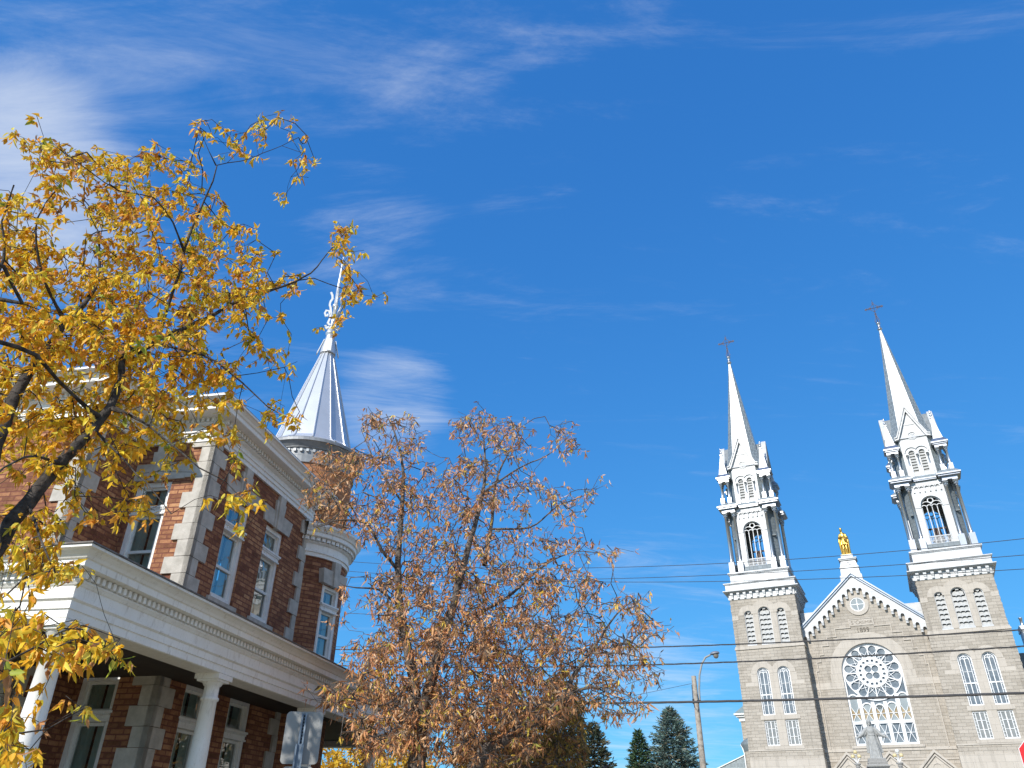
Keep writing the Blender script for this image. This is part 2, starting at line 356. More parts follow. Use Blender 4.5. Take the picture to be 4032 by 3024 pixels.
M['spirefront'] = silver('bright_metal_shingles', (.72,.73,.74), .42, .25, (.55,.5), .84)
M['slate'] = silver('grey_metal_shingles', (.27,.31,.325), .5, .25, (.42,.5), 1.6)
M['slatedark'] = silver('dark_slate', (.22,.255,.27), .6, .1, (.5,.4), .6)
M['cone'] = silver('galvanised_sheet', (.66,.67,.69), .36, .55); M['gableroof'] = silver('pale_metal_shingles', (.26,.285,.295), .6, .1, (.5,.5), .75)
M['iron'] = simple('wrought_iron', (.05,.04,.045), (.09,.06,.05), .6, .3)
M['gold'] = simple('gilding', (.72,.44,.09), (.85,.56,.14), .33, .9, scale=9., bump=.25, bdist=.02)
M['glassdark'] = simple('church_glass', (.11,.13,.15), (.24,.265,.28), .12, 0., scale=1.1, spec=.6)
M['amber'] = simple('amber_glass', (.30,.21,.10), (.40,.31,.18), .15, 0., scale=.8, spec=.6)
M['paleglass'] = simple('pale_glass', (.27,.30,.30), (.36,.385,.38), .15, 0., scale=.7, spec=.6)
M['statue'] = simple('weathered_concrete', (.30,.30,.285), (.42,.42,.40), .9, scale=6., bump=.4, bdist=.02, spec=.2)
M['granite'] = simple('granite', (.24,.235,.22), (.34,.33,.31), .85, scale=12., bump=.3)
M['louver'] = simple('grey_louver', (.40,.40,.385), (.50,.50,.485), .7, scale=6.)
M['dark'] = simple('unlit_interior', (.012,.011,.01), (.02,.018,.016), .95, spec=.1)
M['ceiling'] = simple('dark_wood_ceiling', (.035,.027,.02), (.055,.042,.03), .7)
M['roof'] = simple('flat_roof_tar', (.05,.05,.05), (.09,.085,.08), .9)
M['flash'] = simple('rusty_flashing', (.10,.085,.075), (.22,.20,.185), .7, scale=14.)
M['curtain'] = simple('lace_curtain', (.50,.58,.56), (.68,.74,.72), .9, scale=3., spec=.1)
M['wood'] = simple('weathered_pole_wood', (.27,.235,.195), (.46,.41,.35), .95, scale=7., bump=.5, bdist=.02, spec=.15)
M['galv'] = simple('galvanised_steel', (.27,.27,.26), (.32,.32,.31), .65, .0, scale=3.)
M['channel'] = simple('blue_grey_channel', (.13,.18,.24), (.20,.25,.31), .6, .1, scale=18.)
M['red'] = simple('red_reflective', (.62,.012,.018), (.68,.02,.022), .4, scale=2.)
M['wire'] = simple('cable_black', (.028,.027,.03), (.05,.048,.05), .6)
M['globe'] = simple('cream_globe', (.62,.50,.25), (.68,.56,.32), .3)
M['globew'] = simple('white_globe', (.74,.74,.70), (.8,.8,.77), .3)
M['bark'] = simple('tree_bark', (.035,.030,.027), (.10,.088,.078), .95, scale=16., bump=.7, bdist=.02, spec=.1, bscale=40)
M['bark2'] = simple('ash_bark', (.07,.058,.05), (.20,.165,.14), .95, scale=12., bump=.6, bdist=.015, spec=.1, bscale=40)
M['grass'] = simple('leaf_strewn_lawn', (.17,.14,.05), (.30,.23,.09), .95, scale=.6)
M['asphalt'] = simple('asphalt', (.045,.045,.045), (.065,.064,.062), .9, scale=8.); M['concrete'] = simple('pale_concrete', (.29,.28,.26), (.37,.355,.33), .9, scale=3.)
M['bluegreen'] = simple('weathered_copper_roof', (.17,.23,.24), (.24,.30,.30), .7, .1)
def glass(name, tint, fac=.10):
    m = bpy.data.materials.new(name); m.use_nodes = True; t = m.node_tree; t.nodes.clear()
    o = t.nodes.new('ShaderNodeOutputMaterial'); mx_ = t.nodes.new('ShaderNodeMixShader'); tr = N(t, 'ShaderNodeBsdfTransparent'); tr.inputs[0].default_value = (*tint, 1)
    gl = N(t, 'ShaderNodeBsdfGlossy', Roughness=.015); fr = N(t, 'ShaderNodeFresnel', IOR=1.52)
    tc = t.nodes.new('ShaderNodeTexCoord'); nz = N(t, 'ShaderNodeTexNoise', Scale=1.7, Detail=2.); L(t, tc, 'Object', nz, 0); bp = N(t, 'ShaderNodeBump', Strength=.05, Distance=.05); L(t, nz, 0, bp, 'Height'); L(t, bp, 0, gl, 'Normal')
    f2 = MATH(t, 'MULTIPLY', fr.outputs[0], 1.5); f2 = MATH(t, 'ADD', f2, fac, True); t.links.new(f2, mx_.inputs[0]); L(t, tr, 0, mx_, 1); L(t, gl, 0, mx_, 2); L(t, mx_, 0, o, 0); return m
M['glass'] = glass('window_glass', (.72,.82,.78), .16)
def leaf_mat(name, trans=.45):
    m = bpy.data.materials.new(name); m.use_nodes = True; t = m.node_tree; t.nodes.clear()
    o = t.nodes.new('ShaderNodeOutputMaterial'); at = N(t, 'ShaderNodeVertexColor'); at.layer_name = 'leaf_colour'
    d = t.nodes.new('ShaderNodeBsdfDiffuse'); tl = t.nodes.new('ShaderNodeBsdfTranslucent'); a = t.nodes.new('ShaderNodeMixShader'); a.inputs[0].default_value = trans
    gl = N(t, 'ShaderNodeBsdfGlossy', Roughness=.45); b_ = t.nodes.new('ShaderNodeMixShader'); b_.inputs[0].default_value = .015
    L(t, at, 0, d, 0); L(t, at, 0, tl, 0); L(t, d, 0, a, 1); L(t, tl, 0, a, 2); L(t, a, 0, b_, 1); L(t, gl, 0, b_, 2); L(t, b_, 0, o, 0); return m
M['leaf'] = leaf_mat('autumn_leaf', .36); M['needle'] = leaf_mat('needle_spray', .15)

# ------------------------------------------------------------ ground and roads
g = MB(); g.add([(-2500,-2500,0),(2500,-2500,0),(2500,2500,0),(-2500,2500,0)], [(0,1,2,3)]); struct(g.build('ground', M['grass']))
def strip(name, o, d, n, w0, w1, l0, l1, z, m='asphalt'):
    q = [o + d*l0 + n*w0, o + d*l1 + n*w0, o + d*l1 + n*w1, o + d*l0 + n*w1]
    b = MB(); b.add([(p.x, p.y, z) for p in q], [(0,1,2,3)]); return struct(b.build(name, M[m]))
strip('road', CO, CU, CD, -52, -44, -250, 250, .004)
strip('side_road', Vector((0,0,0)), HS, -HT, -2.9, 2.7, -60, 36, .008, 'concrete')
strip('church_forecourt', CO, CU, CD, -43.5, -1, -14, 14, .012, 'concrete')
# ------------------------------------------------------------ the church (local x along the facade, y into it)
church = thing('church', 'grey stone twin-spired church with white belfries and a rose window', 'church', CO, CYAW)
SEP = 9.55
HALF = 3.5
tower_objs = []
def tp(o): tower_objs.append(o); return o
def rot4(k): return Matrix.Rotation(math.pi/2*k, 4, 'Z')
def tb(mb, name, mats, parent=None, loc=None, rz=0.):
    o = mb.build(name, mats, parent, loc, rz)
    if parent is None: tp(o)
    return o
# --- shaft (tower-local: centre at 0,0, front at y=-3.5)
LV = [(-2.17,-1.26,20.0,23.22,True),(-.66,.68,20.0,23.3,True),(1.32,2.24,20.0,23.22,True)]
AW = [(-1.68,-.42,12.86,16.97,True),(.43,1.69,12.86,16.97,True)]
RW = [(-1.66,-.38,9.95,12.36,False),(.45,1.73,9.95,12.36,False)]
m = MB()
m.wall(-HALF, HALF, 19.6, 25.05, LV, y=-HALF, depth=.35)
m.wall(-HALF-.06, HALF+.06, 0, 19.6, AW+RW, y=-HALF-.06, depth=.4)
for k in (1, 2, 3):
    m.M = rot4(k); m.wall(-HALF, HALF, 19.6, 25.05, LV if k != 2 else [], y=-HALF, depth=.35); m.wall(-HALF-.06, HALF+.06, 0, 19.6, [], y=-HALF-.06)
m.M = None
# rough quoin edges: slightly proud blocks at the front corners
rng = random.Random(5)
z = 0.
while z < 19.3:
    for s in (-1, 1):
        w = rng.uniform(.3, .62); p = rng.uniform(.01, .07)
        x0, x1 = sorted((s*(HALF+.06+p), s*(HALF+.06-w))); m.box(x0, x1, -HALF-.06-rng.uniform(.005,.035), -HALF+.3, z+.012, z+.288)
    z += .3
z = 20.0
while z < 24.8:
    for s in (-1, 1):
        w = rng.uniform(.3, .62); p = rng.uniform(.01, .06)
        x0, x1 = sorted((s*(HALF+p), s*(HALF-w))); m.box(x0, x1, -HALF-rng.uniform(.005,.035), -HALF+.3, z+.012, z+.288)
    z += .3
tb(m, 'tower_shaft', M['stone'])
# --- smooth stone: string courses, hood arches, sills
m = MB()
def ringbox(m, h, z0, z1): m.box(-h, h, -h, h, z0, z1)
ringbox(m, HALF+.16, 19.53, 19.72); ringbox(m, HALF+.10, 19.72, 19.9)
ringbox(m, HALF+.12, 9.5, 9.62); ringbox(m, HALF+.13, 8.62, 8.72); ringbox(m, HALF+.12, 0, 8.62)
yf = -HALF-.03
for (a, b, zb, zs, ar), w in zip(LV, (.62,.76,.62)):
    c = (a+b)/2; r = (b-a)/2
    m.ring_plate(c, zs, r+.001, r+w, yf-.02*(w > .7), -HALF+.2, nseg=28, a0=0, a1=math.pi)
for s in (-1, 1):
    x0, x1 = sorted((s*2.85, s*HALF*1.003)); m.box(x0, x1, yf, -HALF+.2, 22.75, 23.2)
m.box(-1.24, -.68, yf, -HALF+.2, 20.0, 23.2); m.box(.70, 1.30, yf, -HALF+.2, 20.0, 23.2)
yf2 = -HALF-.085
for a, b, zb, zs, ar in AW:
    c = (a+b)/2; r = (b-a)/2; m.ring_plate(c, zs, r+.001, r+.58, yf2-.01*(c > 0), -HALF+.2, nseg=28, a0=0, a1=math.pi)
m.box(-.41, .42, yf2+.006, -HALF+.2, 9.95, 16.95); m.box(-2.35, -1.69, yf2+.006, -HALF+.2, 16.15, 16.95); m.box(1.70, 2.36, yf2+.006, -HALF+.2, 16.15, 16.95)
m.box(-HALF-.05, -1.695, yf2+.014, -HALF+.2, 15.75, 16.15); m.box(1.705, HALF+.05, yf2+.014, -HALF+.2, 15.75, 16.15)
m.box(-1.95, 2.0, yf2-.03, -HALF+.25, 12.42, 12.84); m.box(-1.9, 1.95, yf2-.04, -HALF+.25, 9.64, 9.93)
tb(m, 'stone_dressing', M['ashlar'])
# --- windows of the shaft
def louver(o):
    a, b, zb, zs, ar = o; w = b-a; c = 0; r = w/2
    f = MB(); arc = [(r*.94*math.cos(math.pi*k/20), zs - zb + r*.94*math.sin(math.pi*k/20)) for k in range(21)]
    f.bar([(r*.94, 0)] + arc + [(-r*.94, 0)], .07, .10, .2)
    fr = tb(f, 'louver_window', M['silverwall'], loc=((a+b)/2, -HALF, zb))
    s_ = MB(); n = 7; top = zs - zb + r
    nb = 3 if w > 1.2 else 2
    for k in range(n+1):
        z1 = top*(k+1)/(n+.6); z0 = z1 - top/(n+.6)*.98
        zc = z1 - (zs-zb); ww = r*.93 if zc <= 0 else math.sqrt(max(0.02, r*r*.86 - min(zc, r*.9)**2))
        xs = [-ww + 2*ww*i/(nb*10) for i in range(nb*10+1)]
        lo = [];
        for x in xs:
            ph = (x + r*.93)/(2*r*.93)*nb; fr_ = ph - math.floor(ph); lo.append(z0 + .12*math.sqrt(max(0, 1-(2*fr_-1)**2)) - .07)
        vs = []; 
        for x, l in zip(xs, lo): vs += [(x, .14, l), (x, .34, max(l+.05, z1))]
        s_.add(vs, [(2*i, 2*i+2, 2*i+3, 2*i+1) for i in range(len(xs)-1)])
        vs = []
        for x, l in zip(xs, lo): vs += [(x, .14, l), (x, .175, l-.005)]
        s_.add(vs, [(2*i+1, 2*i+3, 2*i+2, 2*i) for i in range(len(xs)-1)])
    tb(s_, 'louver_slats', M['louver'], fr)
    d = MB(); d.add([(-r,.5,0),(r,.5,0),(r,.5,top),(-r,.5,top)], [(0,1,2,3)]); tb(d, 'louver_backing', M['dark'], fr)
    d = MB(); d.box(-r-.06, r+.06, -.1, .12, -.1, .05); tb(d, 'louver_sill', M['silverwall'], fr)
for o in LV: louver(o)
def arched_window(o):
    a, b, zb, zs, ar = o; r = (b-a)/2; H = zs-zb; y0, y1 = .12, .24
    f = MB(); q = r*.93
    def arcpts(rr, cx=0, cz=H, n=20, t0=0, t1=math.pi): return [(cx + rr*math.cos(t0+(t1-t0)*k/n), cz + rr*math.sin(t0+(t1-t0)*k/n)) for k in range(n+1)]
    f.bar([(q, 0)] + arcpts(q) + [(-q, 0)], .10, y0, y1); f.bar([(-q, .05), (q, .05)], .12, y0-.005, y1)
    qi = r*.62
    f.bar([(qi, .1)] + arcpts(qi) + [(-qi, .1)], .055, y0+.02, y1); f.bar([(0, .1), (0, H+.05)], .075, y0+.015, y1)
    f.bar([(-q, H*.485), (q, H*.485)], .11, y0+.005, y1)
    for zz_ in (.24, .74): f.bar([(-qi, H*zz_), (qi, H*zz_)], .035, y0+.035, y1)
    for k in range(1, 9):
        for s in (-1, 1): f.bar([(s*qi, H*k/9), (s*q, H*k/9)], .03, y0+.035, y1)
    for k in (2, 5, 8): 
        t = math.pi*k/10; f.bar([(qi*math.cos(t), H+qi*math.sin(t)), (q*math.cos(t), H+q*math.sin(t))], .03, y0+.035, y1)
    for s in (-1, 1): f.bar(arcpts(qi*.5, s*qi*.5, H-.05, 12), .05, y0+.03, y1)
    f.bar(arcpts(.10, 0, H+qi*.6, 16, 0, 2*math.pi*15/16), .04, y0+.03, y1, closed=True)
    fr = tb(f, 'arched_window', M['white'], loc=((a+b)/2, -HALF-.06, zb))
    p = MB(); p.add([(-r, .2, 0), (r, .2, 0)] + [(x, .2, zq) for x, zq in arcpts(r)[0:]], [tuple(range(23))]); tb(p, 'pane', M['glassdark'], fr)
def rect_window(o):
    a, b, zb, zs, ar = o; r = (b-a)/2*.98; H = zs-zb; y0, y1 = .12, .24
    f = MB(); f.bar([(-r,.06),(r,.06),(r,H-.05),(-r,H-.05)], .12, y0, y1, closed=True); qi = r*.60
    f.bar([(0,.1),(0,H-.1)], .09, y0+.012, y1)
    for s in (-1,1): f.bar([(s*qi,.1),(s*qi,H-.1)], .055, y0+.02, y1)
    for t in (.34,.67): f.bar([(-qi,H*t),(qi,H*t)], .04, y0+.03, y1)
    for k in range(1,8):
        for s in (-1,1): f.bar([(s*qi,H*k/8),(s*r,H*k/8)], .03, y0+.035, y1)
    fr = tb(f, 'square_window', M['white'], loc=((a+b)/2, -HALF-.06, zb))
    p = MB(); p.add([(-r,.2,0),(r,.2,0),(r,.2,H),(-r,.2,H)], [(0,1,2,3)]); tb(p, 'pane', M['paleglassdim'], fr)
M['paleglassdim'] = simple('net_curtained_glass', (.20,.205,.20), (.30,.30,.28), .15, 0., scale=1.3, spec=.6)
for o in AW: arched_window(o)
for o in RW: rect_window(o)
# --- bracketed cornice and white bands
m = MB()
ringbox(m, HALF+.07, 25.0, 25.74); ringbox(m, 3.78, 25.74, 25.80); ringbox(m, 3.98, 25.80, 25.87); ringbox(m, 4.10, 25.87, 25.96); ringbox(m, 3.80, 25.96, 26.66)
ringbox(m, 3.88, 26.66, 26.74); ringbox(m, 3.97, 26.74, 26.83)
cor = tb(m, 'tower_cornice', M['silverwall'])
bk = MB(); bk.prism([(-.12,0),(.12,0),(.12,.62),(-.12,.62)], -.14, 0); bk.box(-.15,.15,-.28,.0,.40,.66); bk.box(-.13,.13,-.2,.0,.25,.41)
bm_ = bk.build('cornice_bracket', M['silverwall'], cor, (-3.2, -HALF-.07, 25.09)); first = True
for k in range(4):
    for i in range(10):
        if first: first = False; continue
        v = rot4(k) @ Vector((-3.2 + 6.4*i/9, -HALF-.07, 25.09)); copy_part(bm_, cor, v, math.pi/2*k)
m = MB(); ringbox(m, 3.22, 26.83, 27.9); ringbox(m, 3.32, 27.9, 28.0); ringbox(m, 3.42, 28.0, 28.13); ringbox(m, 3.36, 28.13, 28.17)
tb(m, 'belfry_base', M['silverwall'])
# --- belfry: open arched octagon
Hc, Wc = 2.55, 1.66
m = MB(); sl_ = MB()
for k in range(4):
    m.M = rot4(k); m.wall(-Wc, Wc, 28.9, 36.2, [(-1.04,1.04,28.9,33.2,True)], y=-Hc, depth=.42)
    m.ring_plate(0, 33.2, 1.05, 1.28, -Hc-.05, -Hc+.05, nseg=28, a0=0, a1=math.pi)
    for s in (-1, 1): x0, x1 = sorted((s*1.05, s*1.62)); m.box(x0, x1, -Hc-.06, -Hc+.05, 32.98, 33.16)
    x = -1.32   # corbel arcade under the cornice
    while x < 1.33: m.box(x-.07, x+.07, -Hc-.16, -Hc, 34.75, 35.25); m.ring_plate(x+.264, 35.2, .19, .34, -Hc-.16, -Hc, nseg=10, a0=0, a1=math.pi) if x < 1.2 else None; x += .528
    m.box(-1.5, 1.5, -Hc-.17, -Hc, 35.46, 35.95)
    sl_.M = rot4(k); sl_.add([(Wc,-Hc,28.1),(Hc,-Wc,28.1),(Hc,-Wc,36.2),(Wc,-Hc,36.2)], [(0,1,2,3)]); sl_.add([(Wc-.3,-Hc+.15,28.1),(Hc-.15,-Wc+.3,28.1),(Hc-.15,-Wc+.3,36.2),(Wc-.3,-Hc+.15,36.2)], [(3,2,1,0)])
    sl_.box(Wc+.02, Hc-.02, -Hc+.3, -Wc-.3, 32.3, 32.45)
    sl_.frust(0, -Hc+.1, Wc+.1, .45, 28.14, Wc, .2, 28.9)
m.M = None; sl_.M = None; tb(m, 'belfry_wall', M['silverwall'])
sl_.box(-2.4, 2.4, -2.4, 2.4, 36.05, 36.2); tb(sl_, 'belfry_chamfer', M['slatedark'])
m = MB(); y0, y1 = -.03, .06; q = 1.0; H = 4.3
def arc2(rr, cx, cz, n=14, t0=0., t1=math.pi): return [(cx + rr*math.cos(t0+(t1-t0)*k/n), cz + rr*math.sin(t0+(t1-t0)*k/n)) for k in range(n+1)]
m.bar([(q,0)] + arc2(q, 0, H) + [(-q,0)], .09, y0, y1)
for x in (-.5, 0, .5): m.bar([(x, .9), (x, H-.12)], .075, y0, y1)
for x in (-.75,-.25,.25,.75): m.bar(arc2(.25, x, H-.12, 10), .07, y0, y1)
for x in (-.5,.5): m.bar(arc2(.5, x, H+.02, 14), .07, y0+.01, y1)
m.bar(arc2(.27, 0, H+.62, 20, 0, 2*math.pi*19/20), .09, y0, y1, closed=True)
m.bar([(-q,.9),(q,.9)], .09, y0-.02, y1); m.bar([(-q,.06),(q,.06)], .12, y0-.02, y1); m.bar([(-q,.42),(q,.42)], .04, y0+.01, y1)
for i in range(1, 16): m.bar([(-q+2*q*i/16,.1),(-q+2*q*i/16,.9)], .10 if i % 4 == 0 else .045, y0+.005, y1)
tr_ = tb(m, 'belfry_tracery', M['silverwall'], loc=(0, -Hc+.25, 28.9))
for k in (1,2,3):
    v = rot4(k) @ Vector((0, -Hc+.25, 28.9)); tp(copy_part(tr_, None, v, math.pi/2*k))
# columns
def column(r0, r1, z0, zc0, zc1, ph, pw):
    """pedestal of height ph and half-width pw, shaft, leafy capital"""
    c = MB(); c.box(-pw, pw, -pw, pw, z0, z0+ph); s_ = z0+ph
    c.lathe([(r0*1.45,s_),(r0*1.45,s_+.07),(r0*1.2,s_+.12),(r0*1.3,s_+.2),(r0*1.02,s_+.28),(r0,s_+.34),(r1,zc0-.06),(r1*1.25,zc0-.03),(r1*1.25,zc0),(r1*.95,zc0+.02),(r1*1.15,zc0+(zc1-zc0)*.55),(r1*1.75,zc1-.1)], n=16, cap=False)
    for i in range(8):
        a = i*math.pi/4; h = (zc1-zc0)
        for rr, zz_, s2 in ((r1*1.35, zc0+h*.38, .05), (r1*1.75, zc0+h*.72, .06)):
            b_ = a + (0 if zz_ < zc0+h*.5 else math.pi/8); cx, cy = rr*math.cos(b_), rr*math.sin(b_); c.frust(cx, cy, s2*.5, s2*.5, zz_-h*.2, s2*1.0, s2*1.0, zz_)
    c.box(-r1*2.0, r1*2.0, -r1*2.0, r1*2.0, zc1-.1, zc1); return c
col = None
for k in range(4):
    for x, y in ((-2.86,-2.86),(-1.86,-2.86),(-2.86,-1.86)):
        v = rot4(k) @ Vector((x, y, 0))
        if col is None: col = tb(column(.155,.135,28.17,34.95,35.62,1.3,.30), 'belfry_column', M['silver'], loc=v)
        else: tp(copy_part(col, None, v))
# corner entablature blocks and roofs
m = MB(); rf = MB()
for k in range(4):
    m.M = rot4(k); rf.M = rot4(k)
    c0 = -2.36
    m.box(c0-.78, c0+.72, c0-.78, c0+.72, 35.62, 35.9); m.box(c0-.9, c0+.85, c0-.9, c0+.85, 35.9, 35.98); m.box(c0-1.08, c0+1.05, c0-1.08, c0+1.05, 35.98, 36.14); m.box(c0-1.22, c0+1.2, c0-1.22, c0+1.2, 36.14, 36.3)
    m.box(-1.16, 1.16, -Hc-.42, -Hc+.1, 35.96, 36.08); m.box(-1.15, 1.15, -Hc-.5, -Hc+.1, 36.08, 36.22)
    rf.frust(c0, c0, 1.2, 1.2, 36.302, .7, .7, 36.78); rf.frust(0, -Hc+.1, 1.2, .6, 36.222, 1.2, .25, 36.62)
m.M = None; rf.M = None
tb(m, 'belfry_entablature', M['silver']); tb(rf, 'belfry_roof', M['slate'])
# --- upper stage
Hu, Wu = 2.42, 1.44
m = MB(); sl_ = MB(); lv = MB(); gr = MB()
for k in range(4):
    m.M = rot4(k); sl_ = MB(); lv = MB()
    m.wall(-Wu, Wu, 36.45, 41.6, [(-.80,-.24,37.15,39.55,True),(.24,.80,37.15,39.55,True)], y=-Hu, depth=.3)
    for x in (-.52,.52):
        m.ring_plate(x, 39.55, .30, .42, -Hu-.09, -Hu+.05, nseg=20, a0=0, a1=math.pi)
        m.ring_plate(x, 39.6, .62, .74, -Hu-.14, -Hu+.05, nseg=20, a0=(0 if x > 0 else .6), a1=(math.pi-.6 if x > 0 else math.pi))
        for i in range(8):
            z0_ = 37.2 + i*.34; lv.add([(x-.28,-Hu+.08,z0_),(x+.28,-Hu+.08,z0_),(x+.28,-Hu+.26,z0_+.3),(x-.28,-Hu+.26,z0_+.3)], [(0,1,2,3)])
            lv.add([(x-.28,-Hu+.08,z0_),(x+.28,-Hu+.08,z0_),(x+.28,-Hu+.09,z0_-.05),(x-.28,-Hu+.09,z0_-.05)], [(3,2,1,0)])
        lv.add([(x-.3,-Hu+.29,37),(x+.3,-Hu+.29,37),(x+.3,-Hu+.29,40),(x-.3,-Hu+.29,40)], [(0,1,2,3)])
    # gable front above the arches
    m.prism([(-Wu,41.601),(Wu,41.601),(0,44.75)], -Hu, -Hu+.3)
    m.bar([(-1.86,41.32),(-1.5,41.42),(0,44.98),(1.5,41.42),(1.86,41.32)], .24, -Hu-.34, -Hu+.1); m.bar([(-1.86,41.5),(-1.58,41.58),(0,45.28),(1.58,41.58),(1.86,41.5)], .12, -Hu-.46, -Hu+.1)
    m.ring_plate(0, 41.7, .36, .46, -Hu-.1, -Hu, nseg=28); m.ring_plate(0, 41.7, .46, .56, -Hu-.06, -Hu, nseg=28)
    for i in range(3): m.bar(arc2(.17, -.13+.13*i, 41.66+.06*(i == 1), 10, 0, 2*math.pi*.9), .05, -Hu-.05, -Hu)
    if k == 0: lv0 = tb(lv, 'gable_stage_louvers', M['louver'])
    else: tp(copy_part(lv0, None, None, math.pi/2*k))
    m.bar([(-.55,43.12),(.55,43.12)], .18, -Hu-.06, -Hu)
    sl_.add([(Wu,-Hu,36.3),(Hu,-Wu,36.3),(Hu,-Wu,41.6),(Wu,-Hu,41.6)], [(0,1,2,3)])
    # gable roof running back into the spire
    if k == 0: ch0 = tb(sl_, 'gable_stage_chamfer', M['slate'])
    else: tp(copy_part(ch0, None, None, math.pi/2*k))
    gr.M = rot4(k); gr.add([(-1.7,-Hu-.5,41.5),(0,-Hu-.5,45.22),(0,0,45.22),(-1.7,0,41.5)], [(3,2,1,0)]); gr.add([(1.7,-Hu-.5,41.5),(0,-Hu-.5,45.22),(0,0,45.22),(1.7,0,41.5)], [(0,1,2,3)])
m.M = None
tb(m, 'gable_stage_wall', M['silverwall']); tb(gr, 'gable_roof', M['gableroof'])
colm = None
for k in range(4):
    for x in (-1.02, 0, 1.02):
        v = rot4(k) @ Vector((x, -Hu-.12, 0))
        if colm is None: colm = tb(column(.075,.065,36.6,38.95,39.42,.95,.16), 'arch_colonnette', M['silver'], loc=v)
        else: tp(copy_part(colm, None, v))
colu = None
for k in range(4):
    for x, y in ((-2.88,-2.88),(-2.05,-2.88),(-2.88,-2.05)):
        v = rot4(k) @ Vector((x, y, 0))
        if colu is None: colu = tb(column(.115,.10,36.6,39.05,39.6,.85,.22), 'turret_column', M['silver'], loc=v)
        else: tp(copy_part(colu, None, v))
m = MB(); c0 = -2.44
for k in range(1):
    m.box(c0-.62, c0+.58, c0-.62, c0+.58, 39.6, 39.85); m.box(c0-.74, c0+.72, c0-.74, c0+.72, 39.85, 40.0); m.box(c0-.86, c0+.84, c0-.86, c0+.84, 40.0, 40.16); m.frust(c0, c0, .84, .84, 40.162, .55, .55, 40.62)
te = tb(m, 'turret_entablature', M['silver'])
for k in (1,2,3): tp(copy_part(te, None, None, math.pi/2*k))
m = MB(); m.frust(0, 0, .49, .49, 40.62, .09, .09, 43.35); m.box(-.16,.16,-.16,.16,43.35,43.47)
pin = tb(m, 'pinnacle', M['spirefront'], loc=(c0, c0, 0))
f = MB(); f.lathe([(.04,43.47),(.04,43.6),(.17,43.75),(.05,43.85),(.06,44.0),(.12,44.08),(.03,44.15),(.10,44.27),(.0,44.4)], n=8); tb(f, 'finial', M['silver'], pin)
for k in (1,2,3): tp(copy_part(pin, None, rot4(k) @ Vector((c0, c0, 0)), math.pi/2*k))
# --- spire
def ap(z): return .12 + (58.0-z)*.1185
m = MB()
def ring8(z, a, w=.6): 
    b = a*w; return [(b,-a,z),(a,-b,z),(a,b,z),(b,a,z),(-b,a,z),(-a,b,z),(-a,-b,z),(-b,-a,z)]
for z0, z1, a0, a1 in ((41.4,42.6,2.55,ap(42.6)+.1),(42.6,43.6,ap(42.6)+.1,ap(43.6)),(43.6,58.0,ap(43.6),ap(58.0))):
    r0, r1 = ring8(z0,a0), ring8(z1,a1)
    for i in range(8):
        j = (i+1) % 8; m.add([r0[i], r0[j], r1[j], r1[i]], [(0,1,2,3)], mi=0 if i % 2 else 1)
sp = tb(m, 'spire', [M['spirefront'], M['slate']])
m = MB(); m.lathe([(.17,57.7),(.20,57.85),(.30,57.95),(.30,58.05),(.19,58.12),(.17,58.7),(.27,58.82),(.27,58.92),(.1,59.0)], n=16); tb(m, 'spire_collar', M['silver'], sp)
m = MB(); m.tube([(0,0,58.9),(0,0,62.6)], [.06,.022], 6); m.tube([(-1.0,0,61.35),(1.0,0,61.35)], .034, 6)
for s in (-1,1):
    for i in range(3):
        x = s*(.38+.25*i); m.bar([(x-.14,61.35),(x,61.52),(x+.14,61.35),(x,61.18)], .035, -.02, .02, closed=True)
    m.bar([(s*.05,59.0),(s*.28,59.25),(s*.16,59.7),(s*.05,60.2)], .05, -.03, .03); m.bar([(0,60.7),(s*.2,60.95),(s*.55,61.3)], .04, -.02, .02); m.bar([(0,62.0),(s*.2,61.8),(s*.55,61.4)], .04, -.02, .02)
    m.bar([(s*1.0-.08,61.35),(s*1.0,61.46),(s*1.0+.08,61.35),(s*1.0,61.24)], .05, -.03, .03, closed=True)
for zc in (60.4,62.1): m.bar([(-.12,zc),(0,zc+.2),(.12,zc),(0,zc-.2)], .04, -.02, .02, closed=True)
crs = tb(m, 'cross', M['iron'], sp)
bl = MB(); bl.lathe([(.62,29.9),(.6,30.0),(.47,30.4),(.40,30.9),(.30,31.15),(.05,31.25)], n=20); bl.box(-.9,.9,-.06,.06,31.25,31.42); bl.box(-1.0,-.9,-.1,.1,28.17,31.42); bl.box(.9,1.0,-.1,.1,28.17,31.42)
tb(bl, 'bell', M['iron'])
# place the left tower, copy for the right one
for o in list(tower_objs):
    o.parent = church; base = o.location.copy()
    c = copy_part(o, church, base + Vector((SEP, HALF, 0)))
    o.location = base + Vector((-SEP, HALF, 0))
for s_, sc in ((-1,.93),(1,1.08)): pass

